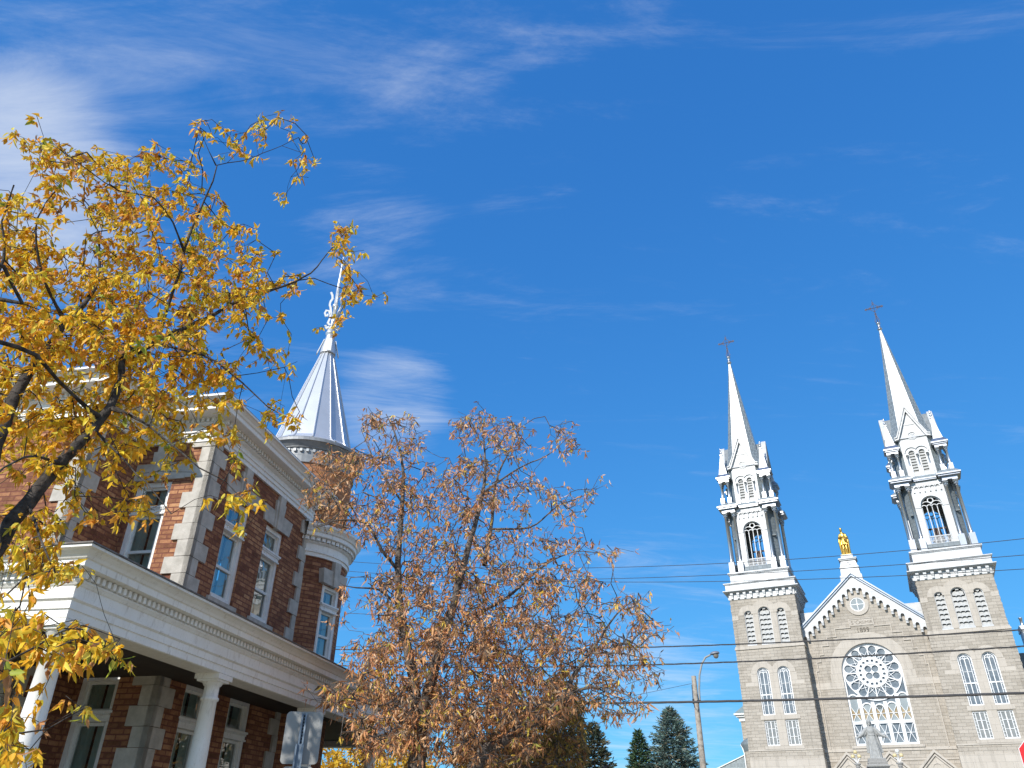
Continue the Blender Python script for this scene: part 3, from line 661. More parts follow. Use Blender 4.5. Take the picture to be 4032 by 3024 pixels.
# --- nave front
FD = 1.6; NW = 6.15
m = MB(); m.wall(-NW, NW, 0, 21.2, [(-2.87,2.87,9.9,16.72,True)], y=FD, depth=.55)
m.prism([(-NW,21.2),(NW,21.2),(0,26.6)], FD+.001, FD+.5)
nav = m.build('nave_front', M['stone'], church)
m = MB(); m.ring_plate(0, 16.72, 2.88, 3.95, FD-.05, FD+.3, nseg=60, a0=0, a1=math.pi)
for i in range(1, 26):      # voussoir joints read as fine grooves
    pass
for s in (-1,1):
    x0, x1 = sorted((s*2.88, s*4.05)); m.box(x0, x1, FD-.045, FD+.3, 15.9, 16.72)
    x0, x1 = sorted((s*2.88, s*NW)); m.box(x0, x1, FD-.035, FD+.3, 15.25, 15.9)
    # stepped label course climbing to the name plaque
    st = [(5.35,9.6),(5.35,16.0),(5.35,17.1),(5.15,17.1),(5.15,18.0),(4.75,18.0),(4.75,18.7),(4.35,18.7),(4.35,19.6),(3.7,19.6),(3.7,20.45),(2.75,20.45),(2.75,21.25),(1.2,21.25),(1.2,22.1),(0,22.1)]
    m.bar([(s*a, b) for a, b in st], .09, FD-.10, FD+.1)
m.box(-1.17, 1.17, FD-.05, FD+.2, 21.4, 22.06); m.box(-NW, NW, FD-.06, FD+.2, 9.35, 9.62); m.box(-3.3, 3.3, FD-.16, FD+.2, 9.62, 9.88)
m.ring_plate(0, 23.6, .74, 1.14, FD-.10, FD+.1, nseg=48)
m.box(-NW, NW, FD-.05, FD+.2, 8.5, 8.62)
m.build('facade_dressing', M['ashlar'], church)
M['letter_shade'] = simple('shade_toned_lettering', (.19,.165,.135), (.24,.21,.17), .95)  # raised letters; dark colour stands in for the shade inside cut lettering
def text(s_, size, x, z):
    c = bpy.data.curves.new('lettering', 'FONT'); c.body = s_; c.size = size; c.align_x = 'CENTER'; c.extrude = .012
    t_ = bpy.data.objects.new('lettering', c); COL.objects.link(t_); me = bpy.data.meshes.new_from_object(t_.evaluated_get(bpy.context.evaluated_depsgraph_get())); bpy.data.objects.remove(t_); me.materials.clear(); me.materials.append(M['letter_shade'])
    o = bpy.data.objects.new('lettering', me); COL.objects.link(o); o.parent = church; o.location = (x, FD-.055, z); o.rotation_euler = (math.pi/2, 0, 0); return o
text('S', .56, -.90, 21.54); text('t', .26, -.66, 21.76); text('C', .56, -.38, 21.54); text('ASIMIR', .45, .42, 21.55); text('1899', .66, 0, 20.72)
# round gable window
m = MB(); m.ring_plate(0, 23.6, .64, .75, FD-.06, FD+.05, nseg=40); m.bar([(-.66,23.6),(.66,23.6)], .07, FD-.05, FD+.02); m.bar([(0,22.95),(0,24.25)], .07, FD-.055, FD+.02); m.ring_plate(0, 23.6, .0, .12, FD-.06, FD+.0, nseg=16)
rw = m.build('round_window', M['white'], church)
m = MB(); m.ring_plate(0, 23.6, 0, .7, FD-.02, FD-.01, nseg=40); m.build('pane', M['paleglass'], rw)
# rake with corbel arches
m = MB(); stp = .585; zt = lambda u: 26.62 - .868*abs(u)
for i in range(-10, 11):
    uc = i*stp; za = 25.75 - .868*abs(uc); r = .185
    xs = [uc - r + 2*r*k/10 for k in range(11)]
    m.plate_strip([(x, za - r + math.sqrt(max(0, r*r-(x-uc)**2))) for x in xs], [(x, zt(x)) for x in xs], FD-.34, FD)
for i in range(-10, 10):
    a = i*stp+.185; b = (i+1)*stp-.185; lowz = 25.75 - .868*max(abs(i), abs(i+1))*stp - .62 + .1
    mid = (a+b)/2
    m.plate_strip([(a,lowz),(mid,lowz),(b,lowz)], [(a,zt(a)),(mid,zt(mid)),(b,zt(b))], FD-.34, FD)
    for q in range(3): m.box(a-.015, b+.015, FD-.37-.02*q, FD-.3, lowz+.02+.12*q, lowz+.07+.12*q)
for s in (-1,1):
    x0, x1 = sorted((s*(10*stp+.185), s*NW)); m.plate_strip([(x0,zt(x0)-1.3),(x1,zt(x1)-1.3)], [(x0,zt(x0)),(x1,zt(x1))], FD-.34, FD)
m.build('rake_arcade', M['silverwall'], church)
m = MB(); m.bar([(-NW-.25,26.72-.868*(NW+.25)),(0,26.72),(NW+.25,26.72-.868*(NW+.25))], .16, FD-.52, FD+.3); m.bar([(-NW-.25,26.92-.868*(NW+.25)),(0,26.92),(NW+.25,26.92-.868*(NW+.25))], .14, FD-.68, FD+.3)
m.build('rake_cornice', M['silver'], church)
for a_, b_ in ((-6.05,-3.9),(3.9,6.05)): m = MB(); m.box(a_, b_, FD+.55, FD+1.5, 20.5, 23.35); m.build('gable_side_parapet', M['silverwall'], church)
m = MB(); e = 12.5
m.add([(-e,FD+.9,16.6),(0,FD+.9,26.7),(0,62,26.7),(-e,62,16.6)], [(0,1,2,3)]); m.add([(e,FD+.9,16.6),(0,FD+.9,26.7),(0,62,26.7),(e,62,16.6)], [(3,2,1,0)]); m.build('nave_roof', M['slatedark'], church)
m = MB(); m.box(-12.3, 12.3, 6.9, 61.8, 0, 16.7); m.add([(-e,61.9,16.6),(e,61.9,16.6),(0,61.9,26.6)], [(0,1,2)]); m.build('nave_side_walls', M['stone'], church)
# pedestal of the gilded figure
m = MB(); m.box(-1.12,1.12,FD-.35,FD+1.5,25.3,26.75); m.frust(0,FD+.55,1.0,.85,26.75,.92,.78,27.55); m.box(-1.0,1.0,FD-.32,FD+1.42,27.55,27.66); m.frust(0,FD+.55,.92,.78,27.66,.72,.6,28.45); m.box(-.86,.86,FD-.2,FD+1.3,28.45,28.58); m.box(-.95,.95,FD-.28,FD+1.38,28.58,28.7); m.box(-.62,.62,FD,FD+1.1,28.7,29.15)
m.bar([(-.6,27.75),(-.15,27.95),(0,27.88),(.15,27.95),(.6,27.75)], .05, FD-.25, FD-.1); m.bar(arc2(.12,0,28.12,12), .05, FD-.18, FD-.05)
m.build('figure_pedestal', M['silverwall'], church)
# --- the big window: frame, rose tracery, lights
yw = FD+.3
m = MB(); q = 2.80
m.bar([(q,9.95)] + arc2(q, 0, 16.72, 48) + [(-q,9.95)], .16, yw-.08, yw+.15)
m.bar([(-2.87,9.98),(2.87,9.98)], .2, yw-.10, yw+.15); m.bar([(-2.8,11.98),(2.8,11.98)], .26, yw-.06, yw+.14)
cols_x = [-2.8,-1.82,-.64,.64,1.82,2.8]
for x in (-1.74,-.58,.58,1.74): m.bar([(x,10.05),(x,13.9 if abs(x) < 1 else 14.6)], .33, yw-.03, yw+.12)
pan = [(-2.7,-1.94),(-1.54,-.78),(-.38,.38),(.78,1.54),(1.94,2.7)]
for a, b in pan:
    m.bar([(a,10.08),(b,11.86)], .05, yw, yw+.05); m.bar([(a,11.86),(b,10.08)], .05, yw+.004, yw+.05); m.bar([(a,10.97),(b,10.97)], .05, yw+.008, yw+.05)
    m.bar([(a,12.1),(b,13.5)], .05, yw, yw+.05); m.bar([(a,13.5),(b,12.1)], .05, yw+.004, yw+.05); m.bar([(a,12.8),(b,12.8)], .05, yw+.008, yw+.05)
for (a, b), zt_ in zip(pan, (14.2,13.35,13.2,13.35,14.2)):
    c = (a+b)/2; m.bar(arc2(.46, c, zt_, 16), .12, yw-.035, yw+.1)
    if abs(c) > 2: m.bar([(a,13.5),(a,14.2)], .08, yw-.02, yw+.1); m.bar([(b,13.5),(b,14.2)], .08, yw-.02, yw+.1)
big = m.build('rose_window', M['white'], church)
m = MB(); cz = 16.72
m.ring_plate(0, cz, 1.98, 2.74, yw-.02, yw+.10, holes=(16, 2.28, .372, math.pi/16), nseg=96)
m.ring_plate(0, cz, .82, 1.46, yw-.05, yw+.10, holes=(16, 1.14, .135, math.pi/16)); m.ring_plate(0, cz, 1.40, 1.50, yw-.09, yw+.1, nseg=64); m.ring_plate(0, cz, .80, .88, yw-.09, yw+.1, nseg=48)
m.ring_plate(0, cz, .02, .83, yw-.02, yw+.1, holes=(4, .47, .325, math.pi/4))
m.ring_plate(0, cz, 0, .09, yw-.07, yw, nseg=12)
for k in range(16):
    a = k*2*math.pi/16; c_, s_ = math.cos(a), math.sin(a)
    m.bar([(1.48*c_, cz+1.48*s_), (2.35*c_, cz+2.35*s_)], .10, yw-.06, yw+.08); m.bar([(2.33*c_, cz+2.33*s_), (2.52*c_, cz+2.52*s_)], .17, yw-.09, yw+.08)
    a2 = a + 2*math.pi/16
    m.bar([(1.48*math.cos(a+.03), cz+1.48*math.sin(a+.03)), (2.1*math.cos(a2-.05), cz+2.1*math.sin(a2-.05))], .045, yw+.0, yw+.06)
    m.bar([(1.48*math.cos(a2-.03), cz+1.48*math.sin(a2-.03)), (2.1*math.cos(a+.05), cz+2.1*math.sin(a+.05))], .045, yw+.005, yw+.06)
m.build('rose_tracery', M['white'], big)
m = MB(); m.add([(-2.85,yw+.12,9.9),(2.85,yw+.12,9.9),(2.85,yw+.12,16.72)] + [(x,yw+.12,zq) for x, zq in arc2(2.85,0,16.72,40)] , [tuple(range(44))]); m.build('pane', M['glassdark'], big)
m = MB()
for (a, b), zt_ in zip(pan, (14.2,13.35,13.2,13.35,14.2)):
    c = (a+b)/2; m.add([(a,yw+.085,12.1),(a,yw+.085,13.5),(c,yw+.085,12.8)], [(2,1,0)]); m.add([(b,yw+.085,12.1),(b,yw+.085,13.5),(c,yw+.085,12.8)], [(0,1,2)])
m.build('amber_light', M['amber'], big)
m = MB()
for (a, b), zt_ in zip(pan, (14.2,13.35,13.2,13.35,14.2)):
    c = (a+b)/2; m.add([(c,yw+.08,12.8)] + [(a,yw+.08,13.5)] + [(c-.4*math.cos(math.pi*k/12),yw+.08,zt_+.4*math.sin(math.pi*k/12)) for k in range(13)] + [(b,yw+.08,13.5)], [tuple(range(15,-1,-1))]); m.add([(c,yw+.08,12.8),(a,yw+.08,12.1),(b,yw+.08,12.1)], [(0,1,2)])
m.build('pale_light', M['paleglass'], big)
# portal gables
pg0 = None
for x in (-3.9, 0, 3.92):
    if pg0 is None:
        m = MB(); m.prism([(-1.93,0),(1.93,0),(1.93,7.33),(0,9.1),(-1.93,7.33)], -.35, 0)
        m.bar([(-1.86,7.39),(0,9.22),(1.86,7.39)], .2, -.56, 0); m.bar([(-1.82,7.08),(0,8.86),(1.82,7.08)], .12, -.48, 0)
        m.ring_plate(0, 7.75, .36, .46, -.40, -.3, nseg=28)
        pg0 = m.build('portal_gable', M['ashlar'], church, (x, FD, 0))
        d = MB(); d.box(-.95,.95,-.42,-.34,.3,3.6); d.build('portal_door', M['ceiling'], pg0)
    else: copy_part(pg0, church, Vector((x, FD, 0)))
# --- side chapel with stair turret behind the left tower
m = MB(); m.box(-15.35,-12.3,9.2,17,0,13.5); sc_ = m.build('side_chapel', M['stone'], church)
m = MB(); m.box(-15.5,-12.3,9.05,17.1,13.5,13.95); m.box(-15.75,-12.3,8.8,17.3,13.95,14.15); m.box(-15.95,-12.3,8.6,17.5,14.15,14.32); m.build('chapel_cornice', M['white'], sc_)
m = MB(); m.add([(-15.9,8.65,14.325),(-12.3,8.65,14.325),(-12.3,17.4,14.325),(-15.9,17.4,14.325),(-12.5,12,17.6),(-12.3,12,17.6)], [(0,1,5,4),(3,0,4),(2,3,4,5)]); m.build('chapel_roof', M['bluegreen'], sc_)
m = MB(); m.box(-15.2,-12.3,20,34,13.3,16.1); m.box(-15.4,-12.3,19.8,34.2,16.1,16.25); m.build('clerestory_wall', M['stone'], church)
m = MB(); m.add([(-15.5,19.7,16.25),(-12.3,19.7,16.25),(-12.3,34,16.25),(-15.5,34,16.25),(-12.5,19.7,20.4),(-12.5,34,20.4)], [(0,1,4),(0,4,5,3)]); m.build('clerestory_roof', M['bluegreen'], church)
m = MB(); m.lathe([(1.1,0),(1.1,10.4)], -14.25, 9.0, n=28); st_ = m.build('stair_turret', M['stone'], church)
m = MB(); m.lathe([(1.15,10.3),(1.22,10.6),(1.38,10.95),(1.36,11.15),(1.1,11.4),(.6,11.7),(0,11.9)], -14.25, 9.0, n=28); m.build('turret_cap', M['slatedark'], st_)
m = MB(); m.tube([(-15.6,8.7,11.0),(-15.45,8.6,10.7),(-15.25,8.3,10.1),(-15.2,8.25,0)], .06, 8); m.build('downspout', M['white'], st_)
# --- neighbours
nb = thing('low_house', 'low grey-roofed house just left of the church, only its roof edge showing', 'house', CO + CU*(-21.5) + CD*24, CYAW)
m = MB(); m.box(-1.5,11.5,-4,4,0,8.2); m.build('wall', M['trim'], nb)
m = MB(); m.prism([(-2,8.2),(12,8.2),(12,8.4),(5,11.2),(-2,8.4)], -4.5, 4.5); m.build('roof', M['slate'], nb)
m = MB(); m.tube([(-2,-4.55,8.4),(5,-4.55,11.2),(12,-4.55,8.4)], .08, 6); m.build('eave_trim', M['white'], nb)
pb = thing('rectory', 'dark-roofed building with a white chimney behind the right-hand church tower', 'house', CO + CU*20 + CD*14, CYAW)
m = MB(); m.box(-6.4,8,-4,8,0,14.0); m.build('wall', M['stone'], pb)
m = MB(); m.prism([(-6.7,13.9),(8.4,13.9),(7.8,18.97),(-6.0,18.97)], -4.3, 8.3); m.build('mansard_roof', M['slatedark'], pb)
m = MB(); m.box(-4.92,-2.6,-4.5,-2.8,13.0,21.1); m.box(-5.03,-2.5,-4.6,-2.7,21.1,21.3); m.box(-5.0,-2.5,-4.56,-2.7,21.3,21.68); ch_ = m.build('chimney', M['white'], pb)
m = MB(); m.lathe([(.20,21.68),(.15,21.8),(.14,22.4),(.19,22.45),(.19,22.55),(0,22.62)], -4.62, -4.2, n=12); m.build('chimney_pot', M['silver'], ch_)
# ------------------------------------------------------------ the brick house (local x = s along its shaded side, local y = a away from the street)
HO = (13.5, 9.0)
HROT = math.pi/2 - HYAW
house = thing('brick_house', 'red brick house with white porch, stone quoins and a silver conical turret', 'house', HS*HO[0] + HT*HO[1], HROT)
SH = (-HO[0], -HO[1], 0)
def hb(mb, name, mats, parent=None): return mb.build(name, mats, parent or house, shift=SH)
SW, AWL, SE = 11.5, 8.0, 15.75          # front wall, side wall, end of the side wall
SB, AB = 10.2, 9.5                      # projecting bay
TC, TR = (16.7, 8.74), 1.25             # turret
ZT = 7.95
# openings: (left, right, bottom, top)
side_up = [(12.36,13.15,5.25,7.17),(13.86,14.65,5.25,7.17)]
side_lo = [(12.26,13.06,1.75,3.78),(13.72,14.58,1.75,3.78)]
front_up = [(8.70,9.42,5.25,7.17)]; front_lo = [(8.72,9.42,1.75,3.78)]
X90 = Matrix(((0,1,0,0),(-1,0,0,0),(0,0,1,0),(0,0,0,1)))       # window frame of a wall facing -s: local x -> -a, local y -> +s
m = MB()
m.wall(SW, SE, 0, ZT, [(a,b,c,d,False) for a,b,c,d in side_up+side_lo], y=AWL, depth=.2)
m.M = X90; m.wall(-AB, -AWL, 0, ZT, [(-b,-a,c,d,False) for a,b,c,d in front_up+front_lo], y=SW, depth=.2); m.M = None
hb(m, 'main_wall', M['brick'])
m = MB(); m.wall(SB, SW, 0, ZT, [], y=AB); m.M = X90; m.wall(-15, -AB, 0, ZT, [(-12.9,-11.9,5.25,7.17,False),(-12.9,-11.9,1.75,3.78,False)], y=SB, depth=.2); m.M = None
m.add([(SB,15,0),(20,15,0),(20,15,ZT),(SB,15,ZT)], [(0,1,2,3)]); m.add([(20,9.2,0),(20,15,0),(20,15,ZT),(20,9.2,ZT)], [(0,1,2,3)]); m.add([(SE,8.0,0),(SE,9.2,0),(20,9.2,0),(20,9.2,ZT),(SE,9.2,ZT),(SE,8.0,ZT)], [(0,1,4,5),(1,2,3,4)])
hb(m, 'bay_wall', M['brick'])
# quoins
m = MB(); rng = random.Random(3)
def quoins(cx, cy, fx, fy, z0, z1, seed):
    """corner at (cx,cy); fx, fy = directions the two faces run (0 = no face)"""
    z = z0; i = seed
    while z < z1 - .1:
        h = min(.30, z1 - z); lx, ly = ((.42, .24) if i % 2 else (.24, .42)); lx += rng.uniform(-.03,.03); ly += rng.uniform(-.03,.03); p = .035 + rng.uniform(-.006,.012)
        if fx == 0: lx = .0
        x0, x1 = sorted((cx - (fx if fx else 0)*p, cx + fx*lx)) if fx else (cx-.02, cx+.02)
        y0, y1 = sorted((cy - fy*p, cy + fy*ly))
        b = .012
        zz0, zz1 = z+.004, z+h-.004
        # two faces as an L of chamfered blocks
        m.box(x0, x1, *(sorted((cy - fy*p, cy + fy*.06))), zz0, zz1)
        m.box(*(sorted((cx - fx*p, cx + fx*.06))), y0, y1, zz0, zz1) if fx and ly > .0 else None
        z += h; i += 1
quoins(SW, AWL, 1, 1, .6, ZT, 0); hb(m, 'quoins', M['quoin']); m = MB(); quoins(SB, AB, 1, 1, .6, ZT, 1); hb(m, 'quoins', M['quoin']); m = MB()
z = .6; i = 0
while z < ZT-.1:
    w = .40 if i % 2 else .22; h = min(.30, ZT-z); m.box(SE-w+rng.uniform(-.02,.02), SE-.01, AWL-.035-rng.uniform(0,.012), AWL+.05, z+.004, z+h-.004); z += h; i += 1
hb(m, 'quoins', M['quoin'])
# windows
def house_window(w, H, trz, name='sash_window'):
    """window-local: x centred, y into the wall, z from the sill; trz = height of the decorated transom"""
    r = w/2; y0 = .05
    f = MB(); fw_ = .085
    f.box(-r,-r+fw_,y0,y0+.13,0,H); f.box(r-fw_,r,y0,y0+.13,0,H); f.box(-r+fw_,r-fw_,y0,y0+.13,H-.09,H); f.box(-r+fw_,r-fw_,y0-.02,y0+.13,0,.07)
    f.box(-r-.02,r+.02,y0-.06,y0+.1,trz-.015,trz+.02); f.box(-r+.01,r-.01,y0-.025,y0+.1,trz-.11,trz-.015); f.box(-r-.005,r+.005,y0-.045,y0+.1,trz-.14,trz-.11)
    f.bar([(-r+.13,trz-.072),(-r+.17,trz-.072)], .03, y0-.04, y0); f.bar([(r-.17,trz-.072),(r-.13,trz-.072)], .03, y0-.04, y0)
    n = int(w/.034)
    for i in range(n): x = -r+.03 + (w-.06)*i/(n-1); f.box(x-.009,x+.009,y0-.05,y0-.02,trz-.05,trz-.017)
    fr = f.build(name, M['trim'], house)
    s_ = MB(); q = r-fw_; y1 = y0+.05; mr_ = trz*.43
    s_.bar([(-q+.025,.10),(q-.025,.10),(q-.025,trz-.17),(-q+.025,trz-.17)], .05, y1, y1+.04, closed=True); s_.box(-q,q,y1-.01,y1+.05,mr_-.025,mr_+.025)
    s_.bar([(-q+.02,trz+.04),(q-.02,trz+.04),(q-.02,H-.11),(-q+.02,H-.11)], .045, y1+.01, y1+.04, closed=True)
    s_.build('sash', M['sash'], fr)
    p = MB(); yp = y1+.03; p.add([(-q,yp,.05),(q,yp,.05),(q,yp,H-.08),(-q,yp,H-.08)], [(0,1,2,3)]); p.build('pane', M['glass'], fr)
    c = MB(); yc = y1+.085
    for x0, x1, zt_ in ((-q,-q*.08,H-.1),(q*.16,q,H-.1)):
        k = 14; vs = []
        for i in range(k+1):
            x = x0 + (x1-x0)*i/k; yy = yc + .018*math.sin(i*2.4) + .01*math.sin(i*5.1); vs += [(x,yy,.05),(x,yy,zt_)]
        c.add(vs, [(2*i,2*i+2,2*i+3,2*i+1) for i in range(k)], True)
    c.build('curtain', M['curtain'], fr)
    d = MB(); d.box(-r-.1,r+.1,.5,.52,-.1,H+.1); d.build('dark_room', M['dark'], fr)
    return fr
def hw(w, H, s, a, z, rz): o = house_window(w, H, 1.42 if H < 2 else 1.47); o.location = (s-HO[0], a-HO[1], z); o.rotation_euler = (0,0,rz); return o
for l in (side_up, side_lo):
    a,b,c,d = l[0]; o = hw(b-a, d-c, (a+b)/2, AWL, c, 0)
    a,b,c,d = l[1]; copy_part(o, house, Vector(((a+b)/2-HO[0], AWL-HO[1], c)), 0)
for a,b,c,d in front_up+front_lo: hw(b-a, d-c, SW, (a+b)/2, c, -math.pi/2)
for c,d in ((5.25,7.17),(1.75,3.78)): hw(1.0, d-c, SB, 12.4, c, -math.pi/2)
# lintels, keystones, sills
def lintel(s, a, z, w, rz, kz):
    m = MB(); r = w/2+.02
    for s_ in (-1,1): m.prism([(s_*.09,z),(s_*(r+.16),z),(s_*(r+.24),z+.33),(s_*.11,z+.33)][::s_], -.03, .06)
    m.prism([(-.08,z-.03),(.08,z-.03),(.125,kz),(-.125,kz)], -.075, .06)
    for s_ in (-1,1): m.prism([(s_*.085,z-.012),(s_*.15,z-.012),(s_*.21,kz-.12),(s_*.13,kz-.12)][::s_], -.05, .06)
    o = m.build('lintel', M['quoin'], house); o.location = (s-HO[0], a-HO[1], 0); o.rotation_euler = (0,0,rz)
    m = MB(); m.box(-r-.08, r+.08, -.05, .06, z-(2.05 if z > 5 else 2.13)-.02, z-(2.05 if z > 5 else 2.13)+.10); w_ = m.build('window_sill', M['quoin'], house); w_.location = o.location; w_.rotation_euler = o.rotation_euler; return o
for a,b,c,d in side_up: lintel((a+b)/2, AWL, d+.02, b-a, 0, 7.88)
for a,b,c,d in side_lo: lintel((a+b)/2, AWL, d+.02, b-a, 0, 4.5)
for a,b,c,d in front_up: lintel(SW, (a+b)/2-.06, d+.02, b-a, -math.pi/2, 7.88)
for a,b,c,d in front_lo: lintel(SW, (a+b)/2-.06, d+.02, b-a, -math.pi/2, 4.5)
lintel(SB, 12.4, 7.19, 1.0, -math.pi/2, 7.88); lintel(SB, 12.4, 3.8, 1.0, -math.pi/2, 4.5)
# main cornice
prof = [(.0,7.90),(.05,7.90),(.05,7.985),(.075,7.99),(.075,8.06),(.10,8.07),(.10,8.10),(.055,8.105),(.055,8.20),(.10,8.215),(.13,8.235),(.13,8.25),(.10,8.255),(.10,8.335),(.36,8.34),(.37,8.35),(.37,8.42),(.40,8.435),(.42,8.47),(.47,8.515),(.50,8.52),(.50,8.56),(.0,8.60)]
path = [(SB,15),(SB,AB),(SW,AB),(SW,AWL),(SE,AWL),(SE,9.0)]
ks = [1.2,1.,1.3,1.,1.]
m = MB(); sweep(m, path, prof, ks); mc = hb(m, 'main_cornice', M['trim'])
m = MB(); dentils(m, path, .09, .19, 8.255, 8.335, .055, .105, None)
hb(m, 'dentil_band', M['trim'], mc).location = (0,0,0)
m = MB(); m.pillar([(SB-.55,15),(SB-.55,AB-.45),(SW-.6,AB-.45),(SW-.6,AWL-.47),(SE+.47,AWL-.47),(SE+.47,9.4),(20.3,9.4),(20.3,15)][::-1], 8.562, 8.60); m.box(SE-2.5, SE-1.2, 10.5, 14, 8.58, 9.0)
hb(m, 'flat_roof', M['flash'])
# --- turret
def arcpath(r, a0, a1, n): return [(TC[0]+r*math.cos(a0+(a1-a0)*i/n), TC[1]+r*math.sin(a0+(a1-a0)*i/n)) for i in range(n+1)]
tw_a = -1.80; dw = .29/TR
m = MB(); m.lathe([(TR,0),(TR,4.92)], TC[0], TC[1], n=64); m.lathe([(TR,6.5),(TR,7.12)], TC[0], TC[1], n=64); m.lathe([(TR,4.92),(TR,6.5)], TC[0], TC[1], n=60, a0=tw_a+dw, a1=tw_a-dw+2*math.pi); tw = hb(m, 'turret_wall', M['brick'])
m = MB(); m.lathe([(1.13,7.7),(1.13,9.62)], TC[0], TC[1], n=56); hb(m, 'turret_drum', M['drum'])
aw0 = math.pi + .62
tp_ = [(SE-.05,AWL)] + arcpath(TR, math.pi+.60, math.pi*2+1.4, 60)
prof2 = [(.0,7.08),(.05,7.08),(.05,7.16),(.08,7.17),(.08,7.22),(.045,7.23),(.045,7.36),(.09,7.38),(.11,7.40),(.11,7.415),(.08,7.42),(.08,7.50),(.20,7.505),(.21,7.52),(.21,7.60),(.24,7.615),(.26,7.66),(.30,7.71),(.31,7.72),(.31,7.78),(-.2,7.86)]
m = MB(); sweep(m, tp_[1:], prof2, smooth=False); tcn = hb(m, 'turret_cornice', M['trim'])
m = MB(); dentils(m, arcpath(TR+.01, math.pi+.55, math.pi*2+1.4, 42), .06, .15, 7.42, 7.50, .055, .10); hb(m, 'dentil_band', M['trim'], tcn)
m = MB(); m.lathe([(1.555,7.79),(1.1,7.98)], TC[0], TC[1], n=48, cap=False); hb(m, 'turret_ledge_roof', M['white'])
m = MB(); m.lathe([(1.13,9.40),(1.17,9.41),(1.17,9.58),(1.15,9.6),(1.15,9.78),(1.20,9.80),(1.20,9.81),(1.30,9.92),(1.34,9.93),(1.34,10.0),(1.30,10.04)], TC[0], TC[1], n=64, smooth=False); M['conetrim'] = simple('grey_painted_metal', (.20,.21,.22), (.30,.31,.32), .5, .2); ccn = hb(m, 'cone_cornice', M['conetrim'])
m = MB()
for i in range(48):
    a = i*2*math.pi/48; m.M = Matrix.Translation((TC[0],TC[1],0)) @ Matrix.Rotation(a, 4, 'Z'); m.box(1.14,1.205,-.03,.03,9.68,9.75)
m.M = None; hb(m, 'dentil_band', M['silverwall'], ccn)
def crad(z): return 1.00 - .278*(z-10.27)
m = MB(); NC = 14
prof = [(1.31,10.03),(1.18,10.09),(1.06,10.18),(crad(10.27),10.27),(crad(13.45),13.45)]
for i in range(NC):
    a0, a1 = 2*math.pi*i/NC, 2*math.pi*(i+1)/NC
    for (r0,z0),(r1,z1) in zip(prof[:-1], prof[1:]): m.add([(TC[0]+r0*math.cos(a0),TC[1]+r0*math.sin(a0),z0),(TC[0]+r0*math.cos(a1),TC[1]+r0*math.sin(a1),z0),(TC[0]+r1*math.cos(a1),TC[1]+r1*math.sin(a1),z1),(TC[0]+r1*math.cos(a0),TC[1]+r1*math.sin(a0),z1)], [(0,1,2,3)])
cone = hb(m, 'cone_roof', M['cone'])
m = MB()
for i in range(NC):
    a0 = 2*math.pi*i/NC; c_, s_ = math.cos(a0), math.sin(a0)
    m.tube([(TC[0]+(r+.008)*c_, TC[1]+(r+.008)*s_, z) for r, z in prof[:-1]+[(crad(13.3),13.3)]], [.022]*4+[.013], 6)
hb(m, 'standing_seams', M['cone'], cone)
m = MB(); m.lathe([(.22,13.25),(.21,13.42),(.135,13.78),(.12,13.9),(.15,13.93),(.155,13.97),(.13,14.0),(.12,14.08),(.06,14.22),(.055,14.9),(.085,14.91),(.085,14.99),(.055,15.0),(.052,15.75),(.035,16.2),(.0,17.07)], TC[0], TC[1], n=20)
fin = hb(m, 'finial', M['cone'], cone)
m = MB()
for k in range(4):
    m.M = Matrix.Translation((TC[0],TC[1],0)) @ Matrix.Rotation(k*math.pi/2+.5, 4, 'Z')
    m.bar([(.07,14.25),(.14,14.32),(.10,14.5),(.10,14.7),(.13,14.86),(.17,14.96),(.165,15.08),(.12,15.2),(.14,15.32),(.19,15.42)], .055, -.02, .02)
    m.bar([(.11,14.60),(.16,14.74),(.24,14.74),(.27,14.64),(.23,14.55),(.18,14.57),(.19,14.63)], .045, -.02, .02); m.bar([(.09,14.2),(.15,14.14),(.2,14.22)], .06, -.025, .025)
    m.bar([(.30,13.22),(.16,13.72)], .02, -.06, .06)
m.M = None; hb(m, 'scrollwork', M['white'], fin)
# turret window
o = house_window(.62, 1.62, 1.18); o.location = (TC[0]+(TR+.015)*math.cos(tw_a)-HO[0], TC[1]+(TR+.015)*math.sin(tw_a)-HO[1], 4.9); o.rotation_euler = (0,0,tw_a+math.pi/2)
m = MB(); m.M = Matrix.Translation((TC[0]+TR*math.cos(tw_a), TC[1]+TR*math.sin(tw_a), 0)) @ Matrix.Rotation(tw_a+math.pi/2, 4, 'Z'); m.prism([(-.42,6.53),(.42,6.53),(.46,6.85),(-.46,6.85)], -.06, .12); m.prism([(-.08,6.5),(.08,6.5),(.12,7.07),(-.12,7.07)], -.10, .1); m.box(-.36,.36,-.07,.1,6.515,6.53); m.M = None
hb(m, 'turret_lintel', M['quoin'])
# --- porch
PS, PA, PE = 7.37, 6.45, 21.3            # frieze faces: front, side, far end
ppath = [(PS,16.5),(PS,PA),(PE,PA),(PE,13)]
prof3 = [(-.36,3.74),(-.36,3.60),(-.02,3.60),(.0,3.61),(.0,3.70),(.02,3.705),(.02,3.79),(.03,3.795),(.05,3.81),(.05,3.83),(.02,3.835),(.02,3.955),(.04,3.965),(.055,3.985),(.07,4.0),(.07,4.02),(.045,4.025),(.045,4.105),(.20,4.11),(.21,4.115),(.21,4.19),(.235,4.20),(.255,4.23),(.30,4.27),(.33,4.28),(.345,4.285),(.345,4.315)]
m = MB(); sweep(m, ppath, prof3); pe = hb(m, 'porch_entablature', M['trim'])
m = MB(); dentils(m, ppath, .04, .12, 4.028, 4.10, .052, .098); hb(m, 'dentil_band', M['trim'], pe)
m = MB(); sweep(m, ppath, [(.36,4.316),(.36,4.335),(-1.5,4.72)]); hb(m, 'porch_roof', M['flash'])
